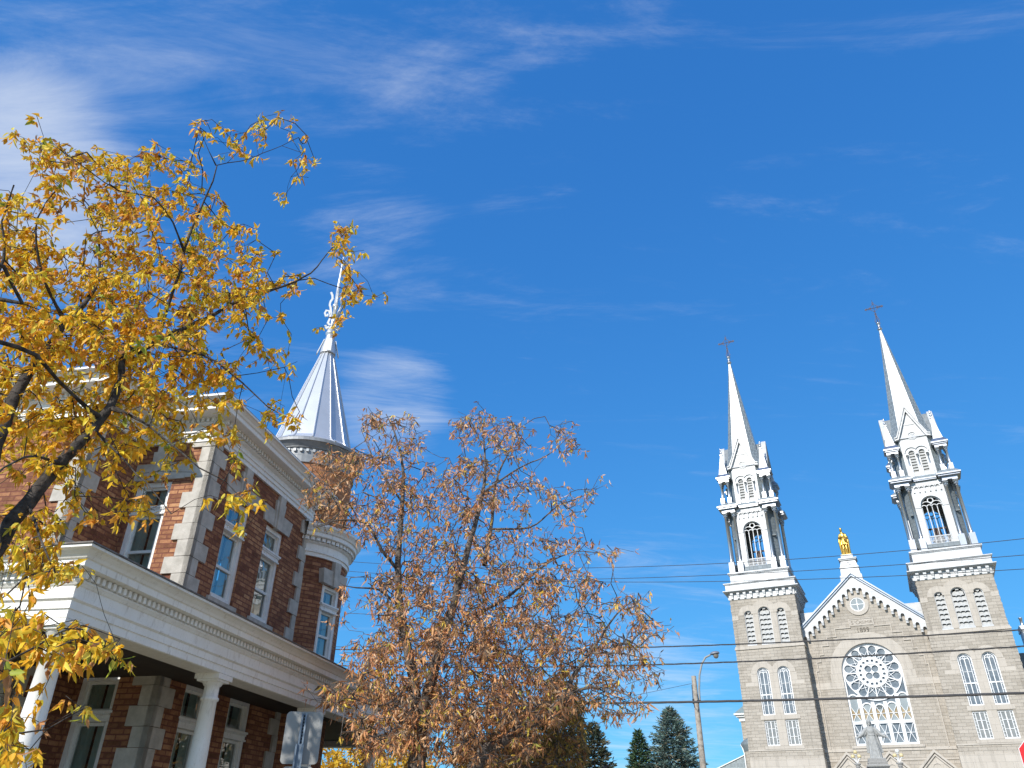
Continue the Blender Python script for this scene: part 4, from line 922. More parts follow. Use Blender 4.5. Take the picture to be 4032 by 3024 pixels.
m = MB(); m.pillar([(PS+.36,16.5),(PS+.36,PA+.36),(PE-.36,PA+.36),(PE-.36,13),(18,13),(18,9.9),(SE,9.9),(SE,AWL),(SW,AWL),(SW,AB),(SB,AB),(SB,16.5)][::-1], 3.735, 3.75); hb(m, 'porch_ceiling', M['ceiling'])
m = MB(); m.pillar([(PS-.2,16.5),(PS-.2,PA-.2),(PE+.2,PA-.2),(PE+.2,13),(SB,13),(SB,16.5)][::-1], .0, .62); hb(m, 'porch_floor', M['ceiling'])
def porch_column():
    c = MB(); r0, r1 = .138, .108
    c.box(-.19,.19,-.19,.19,.62,.70); c.lathe([(.18,.70),(.19,.74),(.18,.78),(.15,.80),(.142,.84),(r0,.87),(.136,1.8),(.125,2.6),(r1,3.24),(.125,3.25),(.13,3.27),(.125,3.29),(r1,3.30),(r1-.002,3.44),(.125,3.455),(.15,3.50)], n=28, cap=False)
    c.box(-.165,.165,-.165,.165,3.50,3.53); c.box(-.195,.195,-.195,.195,3.53,3.60); return c
pc = None
for s_, a_ in ((7.56,6.64),(10.82,6.64),(14.3,6.64),(17.6,6.64),(21.1,6.64),(7.56,9.95),(7.56,13.2),(21.1,9.8)):
    v = Vector((s_-HO[0], a_-HO[1], 0))
    if pc is None: pc = porch_column().build('porch_column', M['trim'], house, v)
    else: copy_part(pc, house, v)
# ------------------------------------------------------------ overhead wires (a line of poles runs along the street, 27 m off)
def wire(u_z, r, label, twist=0., name='overhead_wire'):
    u = np.array([q[0] for q in u_z]); z = np.array([q[1] for q in u_z]); A, B, C_ = np.polyfit(u, z, 2); A = min(max(A, .0006), .008)
    B, C_ = np.polyfit(u, z - A*u*u, 1)
    m = MB(); U_ = np.linspace(-42, 16, 200)
    def P(t, k=0.): p = CO + CU*t + CD*(-62); return Vector((p.x, p.y, A*t*t + B*t + C_ + k))
    o0 = P(-13)
    if twist:
        for ph in (0, 2*math.pi/3, 4*math.pi/3): m.tube([P(t)-o0 + Vector((twist*math.cos(t*3.2+ph)*.5, 0, twist*math.sin(t*3.2+ph))) for t in np.linspace(-42, 16, 420)], r, 5)
    else: m.tube([P(t)-o0 for t in U_], r, 6)
    o = m.build(name, M['wire'], None, o0); tag(o, label, 'cable', 'overhead wires crossing in front of the church')
wire([(7.33,9.57),(2.84,9.69),(-2.11,9.99),(-6.43,10.39)], .010, 'highest thin wire, passing the feet of the belfry columns and the gilded figure')
wire([(7.19,9.08),(2.75,9.26),(-2.16,9.59),(-6.45,9.96)], .010, 'second thin wire from the top, crossing the white tower bases')
wire([(7.08,8.67),(2.68,8.93),(-2.18,9.38),(-6.45,9.85)], .010, 'third wire from the top, crossing the bracketed cornices and the gable peak')
wire([(6.58,6.94),(2.03,7.06),(-3.31,7.28),(-18.28,8.35)], .010, 'twisted wire just above the rose window, at the foot of the louvered windows', .014)
wire([(6.45,6.5),(2.34,6.52),(-3.36,6.72),(-18.24,7.69)], .011, 'twisted wire across the upper part of the rose window', .016)
wire([(6.09,5.25),(1.67,5.36),(-3.49,5.5),(-6.89,5.64)], .027, 'thick black cable, lowest of the wires, crossing under the rose', .012)
# ------------------------------------------------------------ wooden pole with street lamp
pl = thing('utility_pole', 'weathered wooden pole left of the church with a curved lamp arm', 'utility pole', (8.15, 35.1, 0))
m = MB(); m.tube([(0,0,0),(0,0,4),(-.01,0,7.76)], [.155,.132,.10], 16); m.build('pole', M['wood'], pl)
m = MB(); m.tube([(.14,-.03,6.7),(.16,-.04,7.2),(.24,-.06,7.8),(.38,-.1,8.25),(.56,-.15,8.52),(.78,-.2,8.62)], .042, 10); arm = m.build('lamp_arm', M['galv'], pl)
m = MB(); m.M = Matrix.Translation((.95,-.24,8.66)) @ Matrix.Rotation(-.25, 4, 'Z') @ Matrix.Rotation(-.12, 4, 'Y')
prf = [(0,.0),(.06,.05),(.12,.10),(.15,.2),(.145,.32),(.10,.42),(0,.46)]
for i in range(len(prf)-1):
    pass
vs = []; n = 14
for k, (rr, xx) in enumerate(prf):
    for j in range(n):
        a = 2*math.pi*j/n; vs.append((xx-.22, rr*math.cos(a), rr*math.sin(a)*.75 if math.sin(a) > 0 else rr*math.sin(a)*.25))
m.add(vs, [(i*n+j, i*n+(j+1) % n, (i+1)*n+(j+1) % n, (i+1)*n+j) for i in range(len(prf)-1) for j in range(n)], True); M['lampgrey'] = simple('lamp_housing_paint', (.17,.19,.23), (.22,.24,.28), .5, .2)
m.build('lamp_head', M['lampgrey'], pl)
m = MB(); m.lathe([(0,8.46),(.07,8.48),(.11,8.54),(.125,8.62)], 1.01, -.255, n=16); M['lens'] = simple('lamp_lens', (.22,.20,.17), (.34,.31,.27), .15); m.build('lamp_lens', M['lens'], pl)
m = MB(); m.tube([(-.13,-.02,7.4),(-.15,-.03,6.9),(-.12,-.06,6.5),(-.02,-.14,6.3),(.07,-.13,6.6),(.03,-.14,7.0)], .014, 6); m.box(-.17,-.11,-.07,.0,6.62,6.82); m.box(.0,.16,-.17,-.1,6.68,6.76); m.build('pole_wiring', M['wire'], pl)
m = MB(); m.tube([(0,0,0)] + [(-14*t, 1.5*t, -1.35*t - .9*math.sin(math.pi*t)*.5) for t in np.linspace(.05,1,24)], .008, 5); o = m.build('service_wire', M['wire'], None, (8.02,35.08,7.45)); tag(o, 'thin service wire running left from the top of the wooden pole', 'cable')
# ------------------------------------------------------------ traffic signs
sg = thing('traffic_sign', 'grey back of a rounded sign on a blue-grey channel post before the porch', 'sign', (-2.03, 8.3, 0), .04)
def rplate(m, w, h, z, y0, y1, r=.04):
    pts = []
    for cx, cz, a in ((w/2-r,z+h-r,0),(-w/2+r,z+h-r,math.pi/2),(-w/2+r,z+r,math.pi),(w/2-r,z+r,1.5*math.pi)): pts += [(cx+r*math.cos(a+k*math.pi/10), cz+r*math.sin(a+k*math.pi/10)) for k in range(6)]
    m.prism(pts, y0, y1)
m = MB(); rplate(m, .365, .475, 2.185, 0, .004)
p1 = m.build('sign_plate', M['galv'], sg)
m = MB(); rplate(m, .30, .28, 1.885, 0, .004); m.build('lower_sign_plate', M['galv'], sg)
m = MB()
for x in (-.135,.135):
    for z in (2.26,2.42,2.58): m.lathe([(.006,0),(.006,.004),(0,.005)], n=8) if False else m.box(x-.005,x+.005,-.004,0,z-.005,z+.005)
m.build('rivets', M['galv'], p1)
m = MB(); w = .015
for x0, x1, y0, y1 in ((-w,w,-.012,-.008),(-w,-w+.004,-.036,-.008),(w-.004,w,-.036,-.008),(-w-.012,-w+.004,-.040,-.036),(w-.004,w+.012,-.040,-.036)): m.box(x0,x1,y0,y1,1.6,2.64)
w = .02
for x0, x1, y0, y1 in ((-w-.005,w+.005,-.046,-.042),(-w-.009,-w-.004,-.066,-.042),(w+.004,w+.009,-.066,-.042),(-w-.02,-w-.004,-.070,-.066),(w+.004,w+.02,-.070,-.066)): m.box(x0,x1,y0,y1,0,2.36)
post = m.build('sign_post', M['channel'], sg)
m = MB()
for i in range(34): m.box(-.007,.007,-.0135,-.0122,1.62+.03*i,1.637+.03*i)
m.build('post_holes', M['dark'], post)
st = thing('stop_sign', 'red octagonal road sign at the right edge of the view', 'sign', (5.05, 7.55, 0), -.35)
sd = .31; apo = sd/2/math.tan(math.pi/8); Rr = sd/2/math.sin(math.pi/8); zc = 2.205
oc = lambda rr: [(rr*math.cos(math.pi/8+k*math.pi/4), zc+rr*math.sin(math.pi/8+k*math.pi/4)) for k in range(8)]
m = MB(); m.prism(oc(Rr), 0, .004); m.build('sign_plate', M['white'], st)
m = MB(); m.prism(oc(Rr-.005), -.003, -.0008); m.build('red_face', M['red'], st)
m = MB(); m.box(-.03,.03,.006,.05,0,2.6); m.build('sign_post', M['galv'], st)

# ------------------------------------------------------------ statues
def fuse(name, build, mtl, parent, voxel, smooth_it=4, loc=None):
    """joins overlapping solid pieces into one continuous surface"""
    mb = MB(); build(mb); me = bpy.data.meshes.new(name); me.from_pydata(mb.v, [], mb.f)
    tmp = bpy.data.objects.new(name, me); COL.objects.link(tmp)
    md = tmp.modifiers.new('fuse', 'REMESH'); md.mode = 'VOXEL'; md.voxel_size = voxel; md.use_smooth_shade = True
    ms = tmp.modifiers.new('soft', 'SMOOTH'); ms.iterations = smooth_it; ms.factor = .45
    dg = bpy.context.evaluated_depsgraph_get(); ev = tmp.evaluated_get(dg); me2 = bpy.data.meshes.new_from_object(ev)
    me2.name = name; me2.materials.clear(); me2.materials.append(mtl); me2.polygons.foreach_set('use_smooth', [True]*len(me2.polygons))
    bpy.data.objects.remove(tmp); o = bpy.data.objects.new(name, me2); COL.objects.link(o)
    if parent: o.parent = parent
    if loc: o.location = loc
    return o
def ell(m, c, r, n=14):
    vs = []; fs = []
    for i in range(n+1):
        t = math.pi*i/n
        for j in range(n): a = 2*math.pi*j/n; vs.append((c[0]+r[0]*math.sin(t)*math.cos(a), c[1]+r[1]*math.sin(t)*math.sin(a), c[2]-r[2]*math.cos(t)))
    for i in range(n):
        for j in range(n): fs.append((i*n+j, i*n+(j+1) % n, (i+1)*n+(j+1) % n, (i+1)*n+j))
    m.add(vs, fs)
def robe(m, levels, folds=0, amp=0., n=56, seed=0):
    """levels: (z, cx, cy, rx, ry)"""
    rg = random.Random(seed); ph = [rg.uniform(0, 6.28) for _ in range(3)]; vs = []; zb = levels[0][0]; zt_ = levels[-1][0]
    for z, cx, cy, rx, ry in levels:
        f = amp*(1 - (z-zb)/(zt_-zb))**.6
        for j in range(n):
            a = 2*math.pi*j/n; k = 1 + f*(.6*math.sin(folds*a+ph[0]) + .4*math.sin((folds*1.7)//1*a+ph[1]))
            vs.append((cx+rx*k*math.cos(a), cy+ry*k*math.sin(a), z))
    L_ = len(levels); m.add(vs, [(i*n+j, i*n+(j+1) % n, (i+1)*n+(j+1) % n, (i+1)*n+j) for i in range(L_-1) for j in range(n)] + [tuple(range(n-1,-1,-1)), tuple(range((L_-1)*n, L_*n))])
def head(m, c, s, beard=True, tilt=0.):
    x, y, z = c
    ell(m, (x,y,z), (.075*s,.09*s,.115*s)); ell(m, (x,y-.085*s,z-.012*s), (.014*s,.022*s,.03*s), 8); ell(m, (x,y-.06*s,z+.025*s), (.06*s,.03*s,.016*s), 8)
    ell(m, (x,y-.072*s,z-.055*s), (.03*s,.02*s,.012*s), 8)
    if beard: ell(m, (x,y-.055*s,z-.105*s), (.045*s,.04*s,.06*s), 10)
    for q in (-1,1): ell(m, (x+q*.078*s,y+.01*s,z-.01*s), (.012*s,.025*s,.03*s), 8)
def hand(m, p, d, side, s=1.):
    """open hand: palm, four fingers, thumb; d = pointing direction"""
    p = Vector(p); d = Vector(d).normalized(); up = Vector((0,-.6,.8)); w = d.cross(up).normalized()
    m.tube([p, p+d*.05*s, p+d*.095*s], [.032*s,.042*s,.036*s], 8)
    for i, l in enumerate((.075,.088,.082,.062)):
        b = p + d*.09*s + w*((i-1.5)*.021*s); m.tube([b, b+d*l*.5*s+Vector((0,-.008*s,-.004*s)), b+d*l*s+Vector((0,-.012*s,-.02*s))], [.0115*s,.0105*s,.008*s], 6)
    b = p + d*.03*s - w*.035*s*side; m.tube([b, b-w*.03*s*side+d*.035*s, b-w*.035*s*side+d*.075*s], [.013*s,.012*s,.009*s], 6)
# concrete figure with open arms on its pedestal
SX = Vector((23.33, 53.1, 0)); FZ = 6.27
ped = thing('monument_pedestal', 'stepped stone pedestal carrying the grey robed statue', 'pedestal', SX, CYAW+.1)
m = MB(); m.box(-.95,.95,-.95,.95,0,1.0); m.frust(0,0,.62,.62,1.0,.50,.50,5.55); m.box(-.56,.56,-.56,.56,5.55,5.66); m.box(-.66,.66,-.66,.66,5.66,5.74); m.frust(0,0,.60,.60,5.74,.54,.54,5.86); m.box(-.57,.57,-.57,.57,5.86,5.93); m.box(-.52,.52,-.5,.5,5.93,6.13); m.build('plinth', M['granite'], ped)
fig = thing('statue', 'grey concrete statue of a bearded robed man with both arms held out', 'statue', SX + Vector((0,0,6.10)), CYAW+.1)
def robed(m):
    robe(m, [(0,0,.0,.34,.27),(.25,.01,.0,.31,.25),(.7,.0,0,.255,.21),(1.1,-.02,0,.215,.175),(1.27,-.02,0,.195,.155),(1.42,-.02,0,.225,.165),(1.62,-.02,.01,.235,.15),(1.75,-.02,.02,.15,.11),(1.82,-.02,.02,.07,.07)], 11, .12, seed=2)
    robe(m, [(.35,.0,.16,.42,.12),(.8,.0,.14,.39,.13),(1.2,-.01,.10,.34,.15),(1.55,-.02,.05,.285,.15),(1.76,-.02,.03,.17,.11)], 9, .14, seed=4)     # mantle behind
    ell(m, (-.02,-.10,1.50), (.17,.09,.15)); m.tube([(-.19,-.13,1.30),(-.02,-.165,1.28),(.16,-.13,1.30)], .02, 8)
    for s in (-1,1):
        sh = (-.02+s*.2, .0, 1.66); el = (-.02+s*.50, -.08, 1.33); wr = (-.02+s*.74, -.18, 1.17)
        m.tube([sh, ((sh[0]+el[0])/2, -.03, 1.51), el, wr], [.10,.105,.10,.075], 12)
        m.tube([(sh[0]*1.1,.02,1.62),(sh[0]+s*.15,.02,1.36),(sh[0]+s*.28,0,1.2)], [.11,.12,.06], 12)      # mantle hanging from the arm
        m.tube([(el[0],-.06,1.31),(el[0]+s*.13,-.1,1.14)], [.10,.05], 10)
        hand(m, wr, (s*.72,-.35,-.42), s, 1.25)
    m.tube([(-.02,.02,1.75),(-.025,.0,1.9)], [.065,.06], 10); head(m, (-.03,-.06,2.0), 1.3)
    ell(m, (-.03,.02,2.05), (.095,.10,.10)); 
    for s in (-1,1): m.tube([(-.03+s*.085,.03,2.05),(-.03+s*.115,.03,1.93),(-.03+s*.10,.02,1.82)], [.04,.045,.03], 8)
    for s in (-1,1): ell(m, (.02+s*.11,-.27,.05), (.05,.12,.04), 8)
    m.box(-.42,.42,-.4,.38,-.02,.05)
body = fuse('body', robed, M['statue'], fig, .012, 2); body.scale = (1.09,1.09,1.09)
# gilded figure on the gable
gp = CO + CU*(-.02) + CD*(FD+.5) + Vector((0,0,29.15))
gf = thing('gilded_statue', 'gilded statue of a cloaked man on the white pedestal at the gable peak', 'statue', gp, CYAW)
def cloaked(m):
    robe(m, [(1.22,.02,-.02,.44,.34),(1.5,.02,-.01,.37,.29),(1.85,.0,0,.29,.23),(2.1,.0,0,.33,.25),(2.45,-.02,.02,.36,.22),(2.62,-.03,.02,.22,.16),(2.7,-.04,.02,.11,.11)], 10, .12, seed=7)     # tunic
    robe(m, [(.12,.04,.30,.56,.16),(.8,.02,.26,.57,.18),(1.5,.0,.18,.54,.2),(2.1,-.01,.11,.50,.22),(2.5,-.02,.05,.42,.2),(2.66,-.03,.02,.2,.14)], 8, .13, seed=9)
    for s in (-1,1):
        m.tube([(s*.49,.10,2.2),(s*.55,.02,1.6),(s*.52,.05,.9),(s*.46,.1,.15)], [.13,.14,.13,.10], 12)
    m.tube([(-.14,-.03,1.3),(-.17,-.10,.75),(-.18,-.06,.12)], [.155,.13,.085], 12); m.tube([(.18,-.05,1.3),(.22,-.14,.72),(.24,-.10,.12)], [.155,.13,.085], 12)
    ell(m, (-.19,-.20,.07), (.085,.2,.07), 10); ell(m, (.26,-.24,.07), (.085,.2,.07), 10)
    m.tube([(-.36,.0,2.42),(-.47,-.15,2.02),(-.16,-.34,2.12)], [.13,.12,.08], 12); hand(m, (-.18,-.34,2.11), (.9,.1,.25), 1, 1.6)
    m.tube([(.34,.0,2.42),(.46,-.12,1.98),(.34,-.38,1.78)], [.13,.12,.085], 12); hand(m, (.35,-.36,1.79), (-.5,-.5,-.2), -1, 1.6)
    ell(m, (.25,-.40,1.72), (.2,.12,.14), 10); m.tube([(.3,-.35,1.75),(.36,-.3,1.35)], [.14,.05], 10)
    m.tube([(-.05,.02,2.6),(-.07,-.02,2.8)], [.15,.12], 10); head(m, (-.08,-.05,2.93), 1.95, False); ell(m, (-.08,.02,3.02), (.155,.15,.15)); m.lathe([(.14,3.06),(.15,3.12),(.155,3.2),(.0,3.17)], -.08, -.02, n=14)
    m.box(-.58,.58,-.42,.42,-.02,.06)
gb = fuse('body', cloaked, M['gold'], gf, .02, 1); gb.scale = (.84, .9, 1.0)
# ------------------------------------------------------------ three-globe lamps in front of the portals
for i, (u, g0) in enumerate(((-2.5, 'globe'), (.95, 'globew'))):
    lp = thing('globe_lamp', ('three-globe lamp left of the robed statue, all its globes cream' if i == 0 else 'three-globe lamp right of the robed statue, its top globe white'), 'street lamp', CO + CU*u + CD*(-7), CYAW, 'three-globe lamps before the portals')
    m = MB(); m.lathe([(.30,0),(.30,.25),(.22,.4),(.2,4.0),(.2,7.0),(.15,7.1),(.14,7.32),(.20,7.38),(.20,7.44),(.15,7.5),(.28,7.56),(.28,7.66),(.1,7.68)], n=20); m.build('post', M['granite'], lp)
    m = MB(); m.lathe([(.05,7.66),(.045,8.35),(.10,8.36),(.10,8.42)], n=12)
    for s in (-1,1): m.tube([(0,0,7.75),(s*.12,0,7.82),(s*.13,0,7.98),(s*.27,0,8.02)], .032, 8); m.lathe([(.03,8.0),(.10,8.05),(.10,8.1)], s*.27, 0, n=12)
    m.build('bracket', M['white'], lp)
    for x, z, k in ((-.27,8.23,'globe'),(.27,8.23,'globe'),(0,8.58,g0)):
        m = MB(); m.lathe([(.17*math.sin(math.pi*j/12), z-.17*math.cos(math.pi*j/12)) for j in range(13)], x, 0, n=20); m.build('globe', M[k], lp)
# ------------------------------------------------------------ trees
def view_pt(x, y, dist):
    """world point seen at (x, y) of the 4032x3024 picture, dist metres away on the ground plan"""
    v = _fw*F_PX + _R*(x-2016) - _U*(y-1512); k = dist/math.hypot(v.x, v.y); return Vector((v.x*k, v.y*k, CAM_H + v.z*k))
def smooth(pts, step):
    """Catmull-Rom through points (x,y,z,r)"""
    P = [np.array(p, float) for p in pts]; P = [2*P[0]-P[1]] + P + [2*P[-1]-P[-2]]; out = []
    for i in range(1, len(P)-2):
        n = max(1, int(np.linalg.norm(P[i+1][:3]-P[i][:3])/step))
        for k in range(n):
            t = k/n; a, b, c, d = P[i-1], P[i], P[i+1], P[i+2]
            out.append(.5*((2*b) + (-a+c)*t + (2*a-5*b+4*c-d)*t*t + (-a+3*b-3*c+d)*t**3))
    out.append(P[-2]); return out
def grow(name, label, cat, base, limbs, targets, leafer, bark, lmat, seed, group=None, tip=.0022, jit=.16, sag=.0, step=.16, expo=2.25, rk=.7, tcap=.011):
    rg = np.random.default_rng(seed); nodes = []; par = []; rmin = []; chains = []
    for lb in limbs:
        pts = smooth(lb, .12); st = len(nodes)
        for i, p in enumerate(pts):
            p = p.copy(); 
            if 0 < i < len(pts)-1: p[:3] += rg.normal(0, max(.003, .05*p[3]), 3); p[3] *= rk
            if i == 0:
                pr = -1
                if nodes:
                    A = np.array(nodes); pr = int(np.argmin(((A-p[:3])**2).sum(1)))
            else: pr = len(nodes)-1
            nodes.append(p[:3]); par.append(pr); rmin.append(max(p[3], .003))
        chains.append((st, len(nodes)))
    nl = len(nodes); A = np.zeros((nl + len(targets)*12, 3)); A[:nl] = nodes; cnt = nl
    T = np.array(targets); d0 = np.array([((A[:nl]-t)**2).sum(1).min() for t in T]); order = np.argsort(d0); tips = []
    skip = set()
    for lb_i, (a, b) in enumerate(chains):
        pass
    rm = np.array(rmin)
    for ti in order:
        t = T[ti]; dd = ((A[:cnt]-t)**2).sum(1)
        dd[:nl] += np.where(rm > .05, .12, 0)      # twigs rarely leave the thick wood directly
        j = int(np.argmin(dd)); d = math.sqrt(((A[j]-t)**2).sum()); n = max(1, min(10, int(d/step))); prev = j; s0 = A[j].copy()
        bend = rg.normal(0, jit, 3)*min(d, .7)*.5
        for k in range(1, n+1):
            u = k/n; p = s0 + (t-s0)*u + bend*math.sin(math.pi*u) + np.array((0,0,-sag*d*math.sin(math.pi*u))) + rg.normal(0, .012, 3)*(k < n)
            A[cnt] = p; par.append(prev); prev = cnt; cnt += 1
        tips.append((prev, s0))
    rad = np.zeros(cnt); acc = np.zeros(cnt)
    ch = [[] for _ in range(cnt)]
    for i in range(cnt):
        if par[i] >= 0: ch[par[i]].append(i)
    # children may precede parents among limbs: settle by repeated passes from the twigs inwards
    for i in range(cnt-1, -1, -1):
        r = acc[i]**(1/expo) if acc[i] > 0 else tip
        r = max(min(r*.5, rmin[i]*1.2), rmin[i]) if i < nl else min(r, tcap)
        rad[i] = max(r, tip)
        if par[i] >= 0: acc[par[i]] += min(rad[i], .02)**expo if i >= nl else 0
    mb = MB()
    for a, b in chains:
        pts = [A[i] for i in range(a, b)]; rr = [rad[i] for i in range(a, b)]
        if par[a] >= 0: pts = [A[par[a]]] + pts; rr = [min(rr[0], rad[par[a]])] + rr
        if len(pts) > 1: mb.tube(pts, rr, 10 if max(rr) > .03 else 6)
    V = mb.v; 
    for i in range(nl, cnt):
        p, q = A[par[i]], A[i]; d = q-p; l = np.linalg.norm(d)
        if l < 1e-5: continue
        d /= l; x = np.cross(d, (0,0,1.)) if abs(d[2]) < .9 else np.cross(d, (1.,0,0)); x /= np.linalg.norm(x); y = np.cross(d, x)
        r0, r1 = min(rad[par[i]], rad[i]*1.25), rad[i]
        vs = [p + r0*(x*c + y*s) for c, s in ((1,0),(-.5,.866),(-.5,-.866))] + [q + r1*(x*c + y*s) for c, s in ((1,0),(-.5,.866),(-.5,-.866))]
        mb.add(vs, [(0,1,4,3),(1,2,5,4),(2,0,3,5)], True)
    root = thing(name, label, cat, base, 0, group)
    mb.build('trunk', bark, root, shift=(-base[0],-base[1],-base[2]))
    print(name, 'twigs', len(targets)); LV_, LC = leafer(rg, [(A[i], A[i]-A[par[i]]) for i, s in tips])
    leaf_mesh(LV_, LC, 'crown', lmat, root, base)
    return root
# leaflet templates: 4 triangles folded along the midrib
def leaf_mesh(L_, C_, name, mtl, root, base):
    """L_: list of (base, dir, side, normal, length, width, bend)"""
    n = len(L_); a = np.array([np.concatenate([l[0], l[1], l[2], l[3], [l[4], l[5], l[6]]]) for l in L_])
    b, d, s, nn = a[:,0:3]-np.array(base), a[:,3:6], a[:,6:9], a[:,9:12]; ln, w, bd = a[:,12:13], a[:,13:14], a[:,14:15]
    q = lambda u, v, h: b + d*ln*u + s*w*v + nn*(h*w - bd*ln*u*u)
    V = np.stack([q(0,0,0), q(.30,-.46,.20), q(.30,.46,.20), q(.38,0,0), q(.68,-.34,.14), q(.68,.34,.14), q(1,0,0)], 1).reshape(-1, 3)
    F0 = np.array([(0,3,1),(0,2,3),(1,3,4),(3,2,5),(3,6,4),(3,5,6)]); F = (F0[None] + (np.arange(n)*7)[:,None,None]).reshape(-1, 3)
    me = bpy.data.meshes.new(name); me.vertices.add(len(V)); me.vertices.foreach_set('co', V.astype(np.float32).ravel())
    me.loops.add(F.size); me.loops.foreach_set('vertex_index', F.ravel().astype(np.int32)); me.polygons.add(len(F)); me.polygons.foreach_set('loop_start', np.arange(0, F.size, 3, dtype=np.int32))
    me.update(calc_edges=True)
    ca = me.color_attributes.new('leaf_colour', 'FLOAT_COLOR', 'POINT'); cc = np.ones((n, 7, 4), np.float32); cc[:,:,:3] = np.array(C_)[:,None,:]
    ca.data.foreach_set('color', cc.ravel()); me.materials.append(mtl); o = bpy.data.objects.new(name, me); COL.objects.link(o); o.parent = root; return o
def unit(v): return v/max(1e-9, np.linalg.norm(v))
def mkleafer(k0, k1, nl, ln, wd, palette, droop, spread, bare=.1, bend=.25, low=None):
    pal = np.array([p[:3] for p in palette]); pw = np.array([p[3] for p in palette]); pw = pw/pw.sum()
    def f(rg, tips):
        out = []; cols = []
        for pos, dr in tips:
            if rg.random() < bare: continue
            dr = unit(dr); tone = rg.choice(len(pal), p=pw)
            for _ in range(rg.integers(k0, k1+1)):
                rach = unit(dr*.7 + rg.normal(0, .75, 3)); rl = rg.uniform(.35, 1.)*ln*1.1; p0 = pos - dr*rg.uniform(0, .10)
                for j in range(rg.integers(nl[0], nl[1]+1)):
                    u = rg.uniform(.3, 1.); p = p0 + rach*rl*u + np.array((0,0,-droop*.3*rl*u))
                    d = unit(rach*.5 + rg.normal(0, spread, 3) + np.array((0,0,-droop))); s = unit(np.cross(d, rg.normal(0,1,3))); n_ = np.cross(s, d)
                    l = ln*rg.uniform(.45, 1.3); w = wd*rg.uniform(.5, 1.2)
                    c = pal[tone if rg.random() < .62 else rg.choice(len(pal), p=pw)]*rg.uniform(.75, 1.2)
                    out.append((p, d, s, n_, l, w, bend*rg.normal(.6, 1.3))); cols.append(np.clip(c, 0, .9))
        return out, cols
    return f
def cloud(rg, ells, conv, depth, per):
    out = []
    for e in ells:
        cx, cy, rx, ry = e[:4]; wgt = e[4] if len(e) > 4 else 1.; dd = e[5] if len(e) > 5 else 0.
        n = int(per*wgt*math.sqrt(rx*ry)**1.0*max(rx, ry)/60) + 2
        n = int(per*wgt*rx*ry/1000) + 2
        for _ in range(n):
            r = math.sqrt(rg.random())**.9; a = rg.uniform(0, 2*math.pi); x, y = conv(cx + rx*r*math.cos(a), cy + ry*r*math.sin(a))
            out.append(np.array(view_pt(x, y, depth + dd + rg.normal(0, 1.)*depth*.085)))
    return out
K = 4032/2212

def clumped(T, rg, extra, sd):
    out = list(T)
    for t in T:
        for _ in range(rg.poisson(extra)): out.append(t + rg.normal(0, sd, 3)*np.array((1,1,.8)))
    return out
# --- yellow tree in front of the porch
c22 = lambda x, y: (x*K, y*K)
r6 = lambda x, y: ((x/1.276)*1.0, 400 + y/1.276)
def limb(pts, conv):
    out = []
    for x, y, dist, r in pts: q = view_pt(*conv(x, y), dist); out.append((q.x, q.y, q.z, r))
    return out
base1 = np.array((-5.6, 4.6, 0.)); D1 = 6.6
l1 = []
trunk = [(base1[0], base1[1], 0, .17), (base1[0]+.25, base1[1]+.1, 1.2, .15), (base1[0]+.8, base1[1]+.35, 2.3, .13)] + limb([(-110,1325,5.92,.10),(-55,1250,5.96,.096),(0,1172,6.0,.092),(60,1085,6.05,.084),(130,1002,6.1,.074),(200,925,6.15,.064),(238,880,6.2,.058)], c22)
l1.append(trunk[:-1] + limb([(238,880,6.2,.056),(262,820,6.25,.05),(262,790,6.25,.045),(268,745,6.3,.036)], c22) + limb([(700,1260,6.4,.034),(800,1190,6.45,.034),(1040,1090,6.55,.03),(1200,1000,6.7,.026),(1420,930,6.9,.02),(1560,860,7.05,.014),(1650,760,7.15,.009),(1740,650,7.2,.005)], r6))
l1.append(limb([(800,1165,6.45,.024),(870,960,6.4,.022),(905,850,6.35,.021),(925,750,6.3,.019),(1000,560,6.25,.015),(1070,400,6.2,.012),(1090,320,6.2,.009),(1210,300,6.2,.008),(1370,240,6.2,.006),(1500,180,6.2,.004)], r6))
l1.append(limb([(1085,320,6.2,.008),(1050,250,6.15,.006),(1005,130,6.1,.004)], r6))
l1.append(limb([(925,750,6.3,.017),(870,610,6.2,.014),(770,480,6.1,.011),(600,450,6.0,.009),(450,350,5.9,.007),(300,240,5.8,.004)], r6))
l1.append([(base1[0], base1[1]-.1, .9, .12)] + limb([(-150,1330,5.7,.10),(-40,1060,5.9,.085),(15,890,6.2,.075),(60,810,6.4,.065),(100,760,6.5,.055),(142,696,6.6,.042),(195,640,6.7,.03),(215,585,6.8,.022),(212,500,6.9,.015)], c22))
l1.append(limb([(142,696,6.6,.025),(90,590,6.4,.02),(80,470,6.3,.012),(130,400,6.2,.006)], c22))
l1.append(limb([(-60,720,5.6,.03),(0,738,5.7,.028),(75,766,5.8,.026),(125,822,5.95,.022),(198,890,6.1,.02)][::-1], c22))
l1.append(limb([(-80,560,5.4,.03),(5,575,5.5,.024),(30,620,5.6,.02),(48,655,5.7,.012)], c22))
l1.append(limb([(-40,640,5.9,.02),(8,560,5.9,.018),(4,480,5.9,.012),(30,400,5.9,.006)], c22))
l1.append(limb([(780,1210,6.45,.02),(960,1260,6.3,.016),(1090,1310,6.2,.014),(1280,1470,6.1,.01),(1350,1540,6.05,.007),(1450,1590,6.0,.004)], r6))
l1.append(limb([(238,880,6.2,.03),(300,905,6.0,.016),(370,960,5.8,.013),(430,1010,5.7,.010),(485,1040,5.6,.007),(540,1095,5.5,.004)], c22))
l1.append(limb([(130,1002,6.1,.02),(75,985,5.7,.015),(10,1010,5.4,.010),(-40,1060,5.2,.006)], c22))
